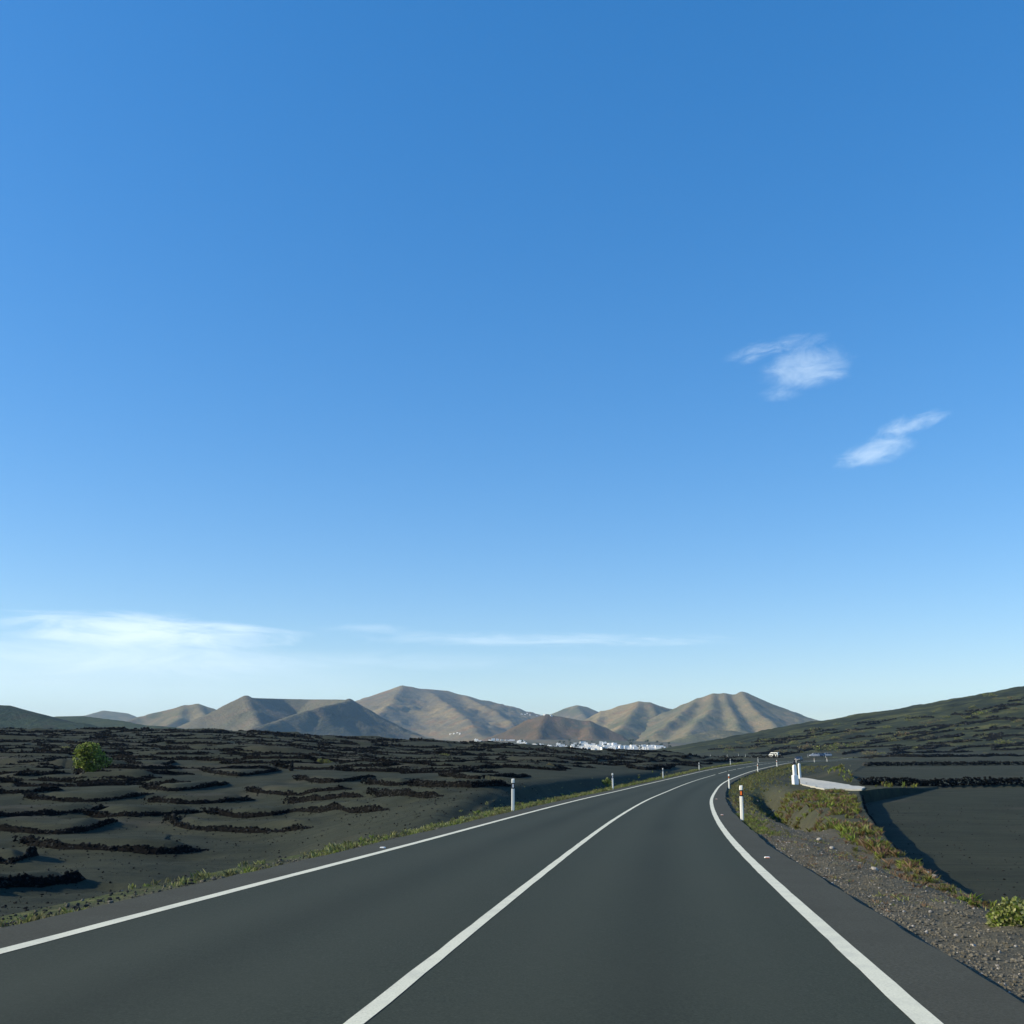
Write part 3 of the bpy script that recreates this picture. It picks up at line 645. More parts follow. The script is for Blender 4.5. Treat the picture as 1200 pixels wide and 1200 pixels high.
x, y, z = hit(1014, 898, 50, 400); V, Fc = stones(np.zeros((1, 3)), [.75], 2, .2, 1., 88); tag(mesh('boulder', V, Fc, M['rock2'], smooth=False, loc=(x, y, gz(x, y) + .4)), 'dark boulder standing where the two far ash fields meet behind the driveway', 'boulder')
x, y, z = hit(341, 903); V, Fc = stones(np.array([[0, 0, .15], [.03, 0, .45], [0, 0, .75]]), [.28, .24, .17], 2, .2, 1.2, 89); tag(mesh('stone_cairn', V, Fc, M['rock'], loc=(x, y, gz(x, y))), 'small upright black stone stack alone on the ash in mid field', 'cairn')

# ------------------------------------------------------------------ plants
def leaves(C, size, r, up=.3, aspect=.45):
    """one diamond leaf (two triangles -> quad) at each centre"""
    n = len(C); d = r.normal(0, 1, (n, 3)); d[:, 2] = d[:, 2] * .6 + up; d /= np.linalg.norm(d, axis=1)[:, None]
    u = np.cross(d, r.normal(0, 1, (n, 3))); u /= np.linalg.norm(u, axis=1)[:, None] + 1e-9; s = np.asarray(size)[:, None] if np.ndim(size) else size
    V = np.stack([C, C + d * s * .5 + u * s * aspect, C + d * s, C + d * s * .5 - u * s * aspect], 1).reshape(-1, 3)
    return V, np.arange(n * 4).reshape(-1, 4)
def crown_pts(r, lobes, n, hollow=.45):
    w = np.array([l[3] * l[4] * l[5] for l in lobes]) ** .8; w /= w.sum(); k = r.choice(len(lobes), n, p=w); Lb = np.array(lobes)[k]
    d = r.normal(0, 1, (n, 3)); d /= np.linalg.norm(d, axis=1)[:, None]; q = hollow + (1 - hollow) * r.uniform(0, 1, n) ** .6
    q *= 1 + .25 * fbm(d[:, 0] * 3 + Lb[:, 0] * 5, d[:, 2] * 3 + d[:, 1] * 2, 9, 2)
    return Lb[:, :3] + d * Lb[:, 3:6] * q[:, None]
def tree(name, loc, lobes, n, leaf, mats, trunks, label, cat, seed, trunk_r=.06, group=None):
    r = np.random.default_rng(seed); root = empty(name, loc); tag(root, label, cat, group)
    mb = MB()
    for T in trunks: mb.tube(T, [trunk_r * (1 - .75 * i / (len(T) - 1)) for i in range(len(T))], 7)
    for l in lobes:     # limbs out into each clump
        a = trunks[0][-1]; b = trunks[0][len(trunks[0]) // 2]; mb.tube([b, ((b[0] + l[0]) / 2 + .05, (b[1] + l[1]) / 2, (b[2] + l[2]) / 2 + .1), (l[0], l[1], l[2])], [trunk_r * .5, trunk_r * .3, trunk_r * .12], 5)
    mb.build('trunk', M['bark'], root, True)
    C = crown_pts(r, lobes, n); C[:, 2] = np.maximum(C[:, 2], .03); V, Fc = leaves(C, leaf * r.uniform(.6, 1.3, n), r); mi = (r.uniform(0, 1, n) < .25).astype(int)
    mesh('crown', V, Fc, mats, mi, parent=root); return root
x, y, z = hit(97, 914.5); zt = gz(x, y)
# pixel size there
k_ = y / 1184.
print('TREE', x, y, z)
lob = [(-.2, 0, 1.1, .75, .65, .6), (.35, .2, 1.45, .75, .7, .6), (-.1, -.2, 1.75, .6, .6, .45), (.9, 0, 1.2, .65, .6, .45), (1.35, .1, .95, .55, .5, .38), (.4, 0, .55, .45, .5, .35), (.6, -.2, 1.85, .5, .5, .35), (-.45, .1, 1.5, .4, .45, .4), (-.35, 0, .75, .45, .5, .35), (.35, .1, .5, .5, .5, .4), (.85, 0, .7, .5, .5, .4), (.1, -.2, .85, .5, .5, .45), (.15, .1, 2.05, .35, .4, .25)]
sc = 40 * k_ / 2.25
lob = [tuple(v * sc for v in l[:3]) + tuple(v * sc * .8 for v in l[3:]) for l in lob]
tree('fig_tree', (x, y, zt - .05), lob, 3400, .12 * sc, [M['leafg'], M['leafd']], [[(0, 0, 0), (.05 * sc, 0, .35 * sc), (.12 * sc, 0, .8 * sc), (.2 * sc, .1, 1.3 * sc)], [(-.22 * sc, 0, 0), (0, 0, .3 * sc), (-.1 * sc, .1, .8 * sc)], [(-.3 * sc, .1, .02), (-.12 * sc, 0, .14 * sc), (.05 * sc, 0, .2 * sc)]],
     'bushy bright green fig tree standing alone on the black ash field', 'tree', 21, .09 * sc)
def shrub(px, py, wpx, hpx, label, mats, seed, group=None, name='shrub', y0=5, y1=1400, n=500, loc=None):
    x, y, z = loc if loc else hit(px, py, y0, y1); k = y / 1184.; w = wpx * k / 2; h = hpx * k * 1.0; r = np.random.default_rng(seed)
    nl = 4 + seed % 3; lobes = []
    for i in range(nl):
        a = (i + .5) / nl * 2 - 1; q = r.uniform(.6, 1.)
        lobes.append((a * w * .65, r.uniform(-.3, .3) * w, h * (.32 + .2 * r.uniform(-1, 1)) * (1.15 - abs(a) * .5), w * .42 * q, w * .45 * q, h * .42 * q))
    return tree(name, (x, y, gz(x, y) - .04), lobes, n, max(min(h, w) * (.17 if n < 1000 else .11), .04), mats, [[(0, 0, 0), (0, .02, h * .25), (.02, 0, h * .5)]], label, 'shrub', seed, min(h, w) * .05, group)
shrub(711, 921.5, 15, 12, 'round bright green bush beside the second left marker post', [M['leafg'], M['leafy']], 31, n=1400)
shrub(645, 900, 16, 9, 'dry olive bush in the ash field right of the nearest left post', [M['leafo'], M['dry']], 32, n=1200)
shrub(380, 894, 22, 7, 'low yellow green bush spreading over a wall in the upper middle field', [M['leafo'], M['leafg']], 33, n=900)
shrub(520, 890, 16, 4, 'flat green bush in the far ash field left of the olive bush', [M['leafo'], M['leafg']], 34, n=600)
shrub(77, 880, 14, 4, 'flat yellowish bush just behind the fig tree', [M['leafy'], M['leafo']], 35, n=500)
shrub(486, 871, 14, 5, 'yellow green bush on the skyline of the ash field below the crater slope', [M['leafo'], M['leafy']], 36, n=600, loc=(lambda a: (a[0], 262., 0))(at(486, 870, 262.)))
x, y, z = hit(1183, 1082, 5, 60)
shrub(1190, 1084, 66, 50, 'tall leafy green weed bush at the right picture edge by the gravel', [M['leafy'], M['leafg']], 37, n=2600)
shrub(1130, 1056, 20, 11, 'small fresh green plant on the bank lip next to the sunken field', [M['leafg'], M['leafy']], 38, n=350)
shrub(1140, 1062, 16, 9, 'tiny reddish and green plant below the fresh green one on the bank lip', [M['leafr'], M['leafg']], 39, n=260)
hs = [(1060, 862, 26, 8), (1180, 873, 22, 8), (1150, 838, 30, 7), (1190, 832, 24, 4), (1160, 816, 20, 5), (1135, 842, 18, 5), (1020, 885, 26, 6), (965, 880, 34, 9), (985, 877, 26, 8), (945, 878, 24, 8), (1005, 874, 22, 6), (1050, 869, 22, 5),
      (1090, 848, 14, 4), (1110, 842, 12, 4), (1040, 854, 14, 4), (1000, 858, 14, 4), (930, 872, 14, 4), (900, 869, 14, 4), (870, 872, 12, 3), (980, 866, 16, 4), (1075, 878, 16, 4), (1195, 846, 12, 4), (1165, 851, 14, 4), (1125, 856, 12, 4),
      (915, 882, 22, 5), (855, 880, 16, 4), (955, 865, 12, 3), (1110, 872, 16, 3), (1065, 840, 10, 3), (1025, 848, 12, 3), (1185, 819, 12, 4), (1140, 830, 12, 4)]
for i, (px, py, w, h) in enumerate(hs):
    shrub(px, py, w, h, 'low olive green shrub scattered on the dark slope right of the road', [M['leafo'], M['leafg'] if i % 3 else M['dry']], 200 + i, 'shrubs on the right slope', y0=250 if py > 876 else 100, n=300)
rs = random.Random(12)
for i in range(150):
    px = rs.uniform(840, 1205); top = np.interp(px, [800, 950, 1000, 1100, 1200], [876, 853, 842, 829, 810]); py = rs.uniform(top + 3, 884)
    w = rs.uniform(4, 15); x, y, z = hit(px, py, 150, 1400)
    if abs(roadco(np.array([x]), np.array([y]))[0][0]) < 10: continue
    shrub(px, py, w, w * rs.uniform(.22, .36), 'low olive green shrub scattered on the dark slope right of the road', [M['leafo'], M['leafg'] if i % 2 else M['dry']], 300 + i, 'shrubs on the right slope', n=120, loc=(x, y, z))
# ground cover: blades and small rosettes in strips
def cover(name, label, X, Y, hgt, r, mats, mi_p, blades=5, wid=.18, lean=.7):
    n = len(X); Z = height(X, Y); X = np.repeat(X, blades); Y = np.repeat(Y, blades); Z = np.repeat(Z, blades); hh_ = np.repeat(hgt, blades) * r.uniform(.5, 1.15, n * blades)
    a = r.uniform(0, 6.28, n * blades); l = r.uniform(.1, lean, n * blades) * hh_; w = hh_ * wid
    B = np.stack([X + r.normal(0, .03, len(X)), Y + r.normal(0, .03, len(X)), Z - .01], 1); D = np.stack([np.cos(a), np.sin(a), 0 * a], 1); S = np.stack([-np.sin(a), np.cos(a), 0 * a], 1); U = np.array([0, 0, 1.])
    p0 = B - S * w[:, None] * .4; p1 = B + S * w[:, None] * .4; mid = B + D * l[:, None] * .4 + U * hh_[:, None] * .6; m0 = mid - S * w[:, None]; m1 = mid + S * w[:, None]; tip = B + D * l[:, None] + U * hh_[:, None] * .95
    V = np.stack([p0, p1, m1, tip, m0], 1).reshape(-1, 3); Fc = np.arange(len(V)).reshape(-1, 5); mi = np.repeat(r.choice(len(mats), n, p=mi_p), blades)
    o = mesh(name, V, Fc, mats, mi); tag(o, label, 'weeds', None, 'stuff'); return o
r = np.random.default_rng(77)
def clump(s, k, th, sc=1.): return fbm(s / sc, s * 0 + k, 97, 3) > th
n = 8000; s = 5 + 240 * r.uniform(0, 1, n) ** 1.25; o = -EDGE - .05 - np.abs(r.normal(0, .42, n)) * (1 + .8 * sstep(18, 50, s)); keep = (fbm(s / 1.6, o, 97, 3) > -.25 + .35 * sstep(26, 15, s)); s, o = s[keep], o[keep]
X, Y = roadpt(s, o)[:2]; cover('weeds', 'yellow green weeds in a strip along the left edge of the road', X, Y, .025 + .08 * r.uniform(0, 1, len(X)) ** 1.8 * (1 + s / 55), r, [M['leafy'], M['leafg'], M['leafo']], [.5, .15, .35], 9, .13, 1.1)
n = 6500; s = 14 + 62 * r.uniform(0, 1, n) ** .9; rr_ = 2.5 + 5.5 * r.uniform(0, 1, n) * (.45 + .55 * sstep(16, 45, s)); X, Y = roadpt(s, EDGE + rr_)[:2]
keep = (~inpoly(X, Y, FIELD1)) & (fbm(X / 1.2, Y / 1.2, 98, 3) > 0) & (segdist(X, Y, edge1) > .3) & (rr_ > 3.1 + .5 * sstep(30, 15, s)); X, Y = X[keep], Y[keep]
cover('weeds', 'reddish brown and green weeds covering the bank above the sunken field', X, Y, .07 + .22 * r.uniform(0, 1, len(X)) ** 1.5, r, [M['leafr'], M['leafg'], M['dry'], M['leafy']], [.42, .16, .30, .12], 12, .10, 1.1)
ee = np.array(edge1[:5]); kx = np.concatenate([[0], np.cumsum(np.hypot(*np.diff(ee, axis=0).T))]); n = 1500; tq = r.uniform(0, 1, n) * kx[-1]; X = np.interp(tq, kx, ee[:, 0]) - np.abs(r.normal(0, .55, n)) - .12; Y = np.interp(tq, kx, ee[:, 1]) - np.abs(r.normal(0, .3, n)); keep = fbm(X / .9, Y / .9, 101, 3) > -.05; X, Y = X[keep], Y[keep]
cover('weeds', 'sparse reddish and fresh green weeds along the lip of the near bank', X, Y, .03 + .13 * r.uniform(0, 1, len(X)) ** 2.2, r, [M['leafr'], M['leafg'], M['dry'], M['leafo']], [.35, .13, .37, .15], 10, .09, 1.3)
n = 800; s = 31 + 14 * r.uniform(0, 1, n); X, Y = roadpt(s, EDGE + .08 + np.abs(r.normal(0, .5, n)))[:2]
cover('weeds', 'short green weeds round the nearest right marker post', X, Y, .03 + .08 * r.uniform(0, 1, n), r, [M['leafg'], M['leafo']], [.4, .6], 8, .12, 1.1)
n = 2300; s = 46 + 190 * r.uniform(0, 1, n); X, Y = roadpt(s, EDGE + .2 + np.abs(r.normal(0, 1., n)) * (1 + s / 80))[:2]
cover('weeds', 'patchy olive weeds along the right verge past the curve', X, Y, .04 + .10 * r.uniform(0, 1, n) * (1 + s / 100), r, [M['leafo'], M['leafy'], M['leafr']], [.6, .15, .25], 8, .12, 1.1)
n = 900; s = 14 + 22 * r.uniform(0, 1, n); X, Y = roadpt(s, EDGE + .3 + 2.6 * r.uniform(0, 1, n))[:2]; keep = fbm(X / .8, Y / .8, 99, 2) > .12; X, Y = X[keep], Y[keep]
cover('dry_grass', 'thin dry grass lying in patches on the right gravel verge', X, Y, .03 + .05 * r.uniform(0, 1, len(X)), r, [M['dry'], M['leafy']], [.6, .4], 7, .1, 1.6)
n = 1100; Y = 122 + r.normal(0, 11, n); X = 43.5 + (Y - 125) * .25 + r.normal(0, 1.6, n); keep = ~inpoly(X, Y, FIELD1) & ~inpoly(X, Y, FIELD2) & (segdist(X, Y, far1) > 1.5); X, Y = X[keep], Y[keep]; n = len(X)
cover('weeds', 'green and yellow weeds on the mound behind the white driveway', X, Y, .25 + .3 * r.uniform(0, 1, n), r, [M['leafr'], M['leafy'], M['leafg']], [.5, .25, .25], 8, .14, .9)

# ------------------------------------------------------------------ marker posts
def make_post():
    root = empty('marker_post', (0, 0, 0)); H = 1.25
    def sec(w, d, z, sl=0): return [(-w, -d * .7, z), (-w * .55, -d, z), (w * .55, -d, z), (w, -d * .7, z), (w, d * .6, z + sl), (0, d, z + sl), (-w, d * .6, z + sl)]
    mb = MB(); mb.loft([sec(.062, .045, -.1), sec(.062, .045, H - .36)]); mb.build('post_body', M['postwhite'], root)
    mb = MB(); mb.loft([sec(.0635, .0465, H - .36), sec(.0635, .0465, H - .14)]); b = mb.build('black_band', M['black'], root)
    mb = MB(); mb.box(-.032, .032, -.052, -.0464, H - .315, H - .185, 0, .004); f = mb.build('reflector', M['amber'], b)
    mb = MB(); mb.loft([sec(.062, .045, H - .14), sec(.062, .045, H - .05, .01), sec(.05, .036, H, .02)]); mb.build('cap', M['postwhite'], root)
    return root
post = make_post(); first = True
def s_for(px, off):
    best = min(np.arange(20, 330, .5), key=lambda s: abs(proj(*[float(v) for v in roadpt(s, off)])[0] - px) + (0 if off < 0 or s > s_lo else 999)); return float(best)
s_lo = 0
L_lab = ['white marker post with black band in the weeds, nearest on the left', 'white marker post beside the round green bush left of the road', 'third white marker post along the left edge counting from the viewer', 'fourth white marker post along the left edge before the bend',
         'fifth white marker post on the left, at the start of the bend', 'sixth white marker post on the left, seen between the far right posts']
posts = [(s_for(px, -EDGE - .12), -EDGE - .12, lab, 'marker posts along the left edge', 0) for px, lab in zip((601, 718, 777, 819.5, 856, 888.5), L_lab)]
rp = [(869.5, 30, 45), (854.5, 62, 95), (888, 130, 175), (910.5, 170, 220)]
R_lab = ['tall white marker post with amber reflector on the right edge, nearest on the right', 'white marker post at the inside of the bend, left of the nearest right post', 'third white marker post on the right edge where the road narrows', 'fourth white marker post on the right edge, below the white van']
for (px, a, b), lab in zip(rp, R_lab):
    s = min(np.arange(a, b, .25), key=lambda s: abs(proj(*[float(v) for v in roadpt(s, EDGE + .12)])[0] - px)); posts.append((float(s), EDGE + .12, lab, 'marker posts along the right edge', 0))
# posts farther on along the bend
def s_px(px, off, a, b): return float(min(np.arange(a, b, .5), key=lambda s: abs(proj(*[float(v) for v in roadpt(s, off)])[0] - px)))
s_apex = float(SS[np.argmax(np.where(yy > 100, proj(xx, yy, zz)[0], 0))]); print('APEX', s_apex)
for px, side, far, lab in [(933, 1, 0, 'small white marker post directly above the front gatepost'), (954.5, 1, 0, 'small white marker post on the near side of the road below the row of cars'), (969, 1, 0, 'white marker post beside the yellow bush at the bend'),
        (947, -1, 1, 'small white marker post left of the row of cars'), (967, -1, 1, 'pale marker post against the rightmost of the cars in a row'), (914, -1, 1, 'small white post right behind the white van'), (874, -1, 1, 'white marker post on the upper road, first left of the van'),
        (852.5, -1, 1, 'white marker post on the upper road, second left of the van'), (833, -1, 1, 'white marker post on the upper road, third left of the van'), (812, -1, 1, 'leftmost white marker post on the upper road'), (865, 1, 1, 'short white marker post on the near side of the upper road left of the van')]:
    off = side * (EDGE + .15)
    if far: off = (EDGE + .15) if side < 0 else -(EDGE + .15)
    s = s_px(px, off, s_apex, 560) if far else s_px(px, off, 240, s_apex); posts.append((s, off, lab, 'marker posts round the far bend', 0))
for i, (s, off, lab, grp, _) in enumerate(posts):
    o = post if i == 0 else copy_tree(post)
    x, y, z = [float(v) for v in roadpt(s, off)]; h = float(np.interp(s, SS, hh)); o.location = (x, y, min(gz(x, y), z + .1)); o.rotation_euler = (R(random.uniform(-1, 1)), R(random.uniform(-1.2, 1.2)), -h * .5 + (.12 if off < 0 else -.25)); tag(o, lab, 'marker post', grp)
    
    for ch in o.children:
        for rf in ch.children:
            rf.data = rf.data.copy(); rf.data.materials[0] = M['silver'] if (off < 0 and s < 280) else M['amber']
    print('POST', lab[:30], round(s), [round(v) for v in proj(x, y, z)])

# road studs on the shoulders
def stud(s, off, m, label):
    x, y, z = [float(v) for v in roadpt(s, off)]; h = float(np.interp(s, SS, hh)); root = empty('road_stud', (x, y, z - .004), -h); tag(root, label, 'road stud')
    mb = MB(); mb.box(-.055, .055, -.05, .05, 0, .02, 0, .012, .8); mb.build('stud_body', M['white'], root)
    mb = MB(); mb.box(-.04, .04, -.056, -.047, .003, .015); mb.build('reflector', m, root)
for px, py, m, lab in [(898, 1005, M['amber'], 'white road stud with amber face on the right shoulder, nearest'), (846, 955, M['amber'], 'small road stud on the right shoulder beside the nearest post'), (840, 936.5, M['amber'], 'tiny road stud on the right shoulder at the inside of the bend'), (448.5, 992.5, M['silver'], 'white road stud on the left shoulder')]:
    sgn = 1 if px > 700 else -1; best = None
    for s in np.arange(12, 80, .25):
        for o in np.arange(W1 + .08, EDGE - .05, .05):
            q = proj(*[float(v) for v in roadpt(s, sgn * o)]); d = math.hypot(q[0] - px, q[1] - py)
            if best is None or d < best[0]: best = (d, s, sgn * o)
    stud(best[1], best[2], m, lab)

# ------------------------------------------------------------------ white driveway slab, gateposts
topE = [(937, 912), (955, 914.5), (975, 917.5), (995, 920.7), (1014, 923.8)]; botE = [(938, 919), (950, 922.8), (966, 926), (988, 926.2), (1010, 926.4)]
A_ = [hit(*p, 40, 200) for p in topE]; B_ = [hit(*p, 40, 200) for p in botE]
u = np.linspace(0, 1, 25); vv = np.linspace(0, 1, 9); tk = np.linspace(0, 1, 5)
ax = np.interp(u, tk, [p[0] for p in A_]); ay = np.interp(u, tk, [p[1] for p in A_]); bx_ = np.interp(u, tk, [p[0] for p in B_]); by_ = np.interp(u, tk, [p[1] for p in B_])
DX = ax[:, None] * (1 - vv) + bx_[:, None] * vv; DY = ay[:, None] * (1 - vv) + by_[:, None] * vv; DZ = height(DX, DY); DZ = DZ + .10
print('DRIVE', [tuple(round(q, 1) for q in p) for p in A_ + B_])
nq = 9; a = np.arange(24)[:, None] * nq + np.arange(8)[None]; DQ = np.stack([a, a + 1, a + 1 + nq, a + nq], 2).reshape(-1, 4)
top = np.stack([DX, DY, DZ], 2).reshape(-1, 3); bot = top - [0, 0, .35]; k = len(top)
rim = [i * nq for i in range(25)] + [24 * nq + q for q in range(1, 9)] + [i * nq + 8 for i in range(23, -1, -1)] + [q for q in range(7, 0, -1)]
SQ = np.array([(rim[i], rim[(i + 1) % len(rim)], rim[(i + 1) % len(rim)] + k, rim[i] + k) for i in range(len(rim))])
o = mesh('driveway', np.vstack([top, bot]), np.vstack([DQ, SQ]), M['concrete']); o['kind'] = 'structure'
def gatepost(px, py, label, wpx, hpx, base, z0):
    x, y, z0 = hit(px, py, 40, 200); z0 = gz(x, y); k = y / 1184.; print('GATE', x, y, z0); w = wpx * k / 2; h = hpx * k
    root = empty('gatepost', (x, y, z0 - .02), R(12)); tag(root, label, 'gatepost')
    mb = MB()
    if base:
        mb.box(-w * 1.35, w * 1.35, -w * 1.3, w * 1.3, -.2, h * .40, 0, .03, .95); mb.build('plinth', M['white'], root)
        mb = MB(); mb.box(-w * .82, w * .82, -w * .82, w * .82, h * .40, h * .80, 0, .03, .97); mb.box(-w * .78, w * .78, -w * .78, w * .78, h * .80 - .003, h * .87, 0, .05, .45); mb.build('shaft', M['white'], root)
        V, Fc = stones(np.array([[.0, 0, h * .90], [w * .35, 0, h * .98]]), [w * .9, w * .6], 2, .15, 1.15, 5); mesh('lava_stone', V, Fc, M['black'], parent=root)
    else:
        mb.box(-w, w, -w, w, -.2, h * .92, 0, .03, .9); mb.build('shaft', M['white'], root)
        mb = MB(); mb.box(-w * .98, w * .98, -w * .98, w * .98, h * .92, h, 0, .04, .55); mb.build('cap', M['white'], root)
    return root
gatepost(932.2, 919.5, 'front white gatepost on a square white plinth, topped by a black lava stone', 4.6, 27, True, -1.22)
gatepost(937.6, 912.5, 'rear slim white gatepost standing just behind the plinth one', 2.6, 17.5, False, -1.22)

# ------------------------------------------------------------------ vehicles
def wheels(root, xs, ys, r, w):
    for sx in xs:
        for sy in ys:
            mb = MB(); mb.cyl((sx, sy, r), r, 'x', w, 18); t = mb.build('wheel', M['tyre'], root); mb = MB(); mb.cyl((sx + (.02 if sx > 0 else -.02), sy, r), r * .6, 'x', w, 12); mb.build('rim', M['rim'], t)
def car(paint, label, loc, rz, kind='hatch', name='car', group=None, cat='car'):
    root = empty(name, loc, rz); tag(root, label, cat, group)
    if kind == 'van': Lh, Wd, prof = 2.75, 1.0, [(-2.7, .45, 1.0), (-2.75, .9, 2.2), (-2.6, .98, 2.45), (1.2, 1., 2.45), (1.75, .98, 2.15), (2.2, .97, 1.4), (2.65, .92, 1.1), (2.75, .9, .5)]
    body = MB()
    if kind == 'van':
        def sec(y, w, z0, z1): return [(-w, y, z0), (w, y, z0), (w * 1.02, y, (z0 + z1) * .45), (w * .93, y, z1 - .12), (w * .8, y, z1), (-w * .8, y, z1), (-w * .93, y, z1 - .12), (-w * 1.02, y, (z0 + z1) * .45)]
        body.loft([sec(-2.72, .93, .45, 2.25), sec(-2.6, .98, .32, 2.4), sec(.9, 1., .32, 2.42), sec(1.5, 1., .32, 2.25), sec(2.0, .98, .32, 1.45), sec(2.6, .93, .35, 1.12), sec(2.72, .88, .45, .95)])
        body.build('body', paint, root)
        g = MB(); g.add([(-.82, 1.56, 2.16), (.82, 1.56, 2.16), (.9, 2.03, 1.48), (-.9, 2.03, 1.48)], [(0, 1, 2, 3)]); g.add([(-.82, 1.50, 2.13), (.82, 1.50, 2.13), (.9, 1.97, 1.45), (-.9, 1.97, 1.45)], [(3, 2, 1, 0)]); g.build('windscreen', M['glass'], root)
        for sx in (-1, 1):
            for y0, y1 in ((.55, 1.45), (-.7, .4), (-2.2, -.9)):
                g = MB(); a, b = sorted((sx * .955, sx * 1.03)); g.box(a, b, y0, y1, 1.42, 2.02); g.build('window', M['glass'], root)
        g = MB(); g.box(-.7, .7, -2.76, -2.68, 1.4, 2.05); g.build('rear_window', M['glass'], root)
        wheels(root, (-.9, .9), (-1.75, 1.7), .34, .22); fr, bk, zl = 2.66, -2.74, .85
    else:
        def sec(y, w, z0, z1): return [(-w, y, z0), (w, y, z0), (w * 1.03, y, z0 + (z1 - z0) * .5), (w * .93, y, z1), (-w * .93, y, z1), (-w * 1.03, y, z0 + (z1 - z0) * .5)]
        body.loft([sec(-2.02, .72, .4, .85), sec(-1.9, .82, .25, .95), sec(-1., .86, .22, .98), (sec(.8, .86, .22, .95)), sec(1.6, .82, .22, .85), sec(1.98, .72, .3, .68), sec(2.05, .66, .38, .6)])
        body.build('body', paint, root)
        def cs(y, w, z): return [(-w, y, z), (w, y, z)]
        cab = [(-1.75, .78, .93), (-1.35, .64, 1.40), (-.9, .66, 1.47), (.1, .66, 1.46), (.45, .64, 1.38), (1.1, .78, .92)]
        V = []; 
        for y, w, z in cab: V += [(-w, y, z), (w, y, z)]
        g = MB(); low = [(-.80, -1.75, .90), (.80, -1.75, .90), (.80, 1.1, .90), (-.80, 1.1, .90)]
        g.add(V + low, [(2 * i, 2 * i + 1, 2 * i + 3, 2 * i + 2) for i in range(5)] + [(0, 2, 4, 6, 8, 10, 15, 12), (1, 13, 14, 11, 9, 7, 5, 3)]); g.build('glasshouse', M['glass'], root)
        g = MB(); g.box(-.645, .645, -1.3, .4, 1.46, 1.50, 0, .06, .95); g.build('roof', paint, root)
        for sx in (-1, 1):
            for y0, y1 in ((-1.4, -1.32), (-.35, -.28), (.42, .5)):
                g = MB(); g.tube([(sx * .80, y0 - (.3 if y0 < -1 else -.45 if y0 > .3 else 0), .93), (sx * .66, y0, 1.46)], [.035, .035], 6); g.build('pillar', paint, root)
        wheels(root, (-.76, .76), (-1.3, 1.3), .31, .2); fr, bk, zl = 2.0, -1.99, .62
    for sx in (-.6, .6):
        g = MB(); g.box(sx - .14, sx + .14, fr - .04, fr + .05, zl - .08, zl + .08, 0, .02); g.build('headlight', M['lamp'], root)
        g = MB(); g.box(sx - .12, sx + .12, bk - .04, bk + .03, zl, zl + .2, 0, .02); g.build('tail_light', M['red'], root)
    g = MB(); g.box(-.26, .26, fr + .03, fr + .07, zl - .22, zl - .11); g.build('number_plate', M['white'], root)
    return root
def on_road(s, off):
    x, y, z = [float(v) for v in roadpt(s, off)]; return (x, y, z + .005), -float(np.interp(s, SS, hh))
def s_at_px(px, off, a, b): return float(min(np.arange(a, b, .5), key=lambda s: abs(proj(*[float(v) for v in roadpt(s, off)])[0] - px)))
line_wall([tuple(float(v) for v in roadpt(s, -EDGE - 3.5)[:2]) for s in np.arange(s_px(930, 0, s_apex, 560), 560, 4.)], .4, 1.3, 'long dark stone bank running along the near side of the upper road', seed=9, dens=1.1)
for s in range(250, 640, 20):
    q = [float(v) for v in roadpt(s, 0)]; print('ROAD', s, [round(v) for v in q], [round(v, 1) for v in proj(*q)])
s_ = s_at_px(907, 1.7, s_apex, 600); l, a = on_road(s_, 1.7); car(M['vanw'], 'white van with dark windows on the upper stretch of road, heading left', l, a, 'van', 'van', None, 'van').scale = (.78, .78, .78)
s_ = s_at_px(936, -1.7, 240, 370); l, a = on_road(s_, -1.7); car(M['dark'], 'dark car coming towards the viewer at the far bend', l, a + math.pi)
for i, (px, p, lab) in enumerate([(954.5, 'silverp', 'silver car, leftmost of three in a row at the far bend'), (961, 'blue', 'blue car, middle of three in a row at the far bend'), (968.5, 'silverp', 'pale car, rightmost of three in a row at the far bend, beside the yellow bush')]):
    xb, zb_ = at(px, 886.0, 415.); car(M[p], lab, (xb, 415., gz(xb, 415.)), R(80 + 6 * i), group='cars in a row at the far bend')

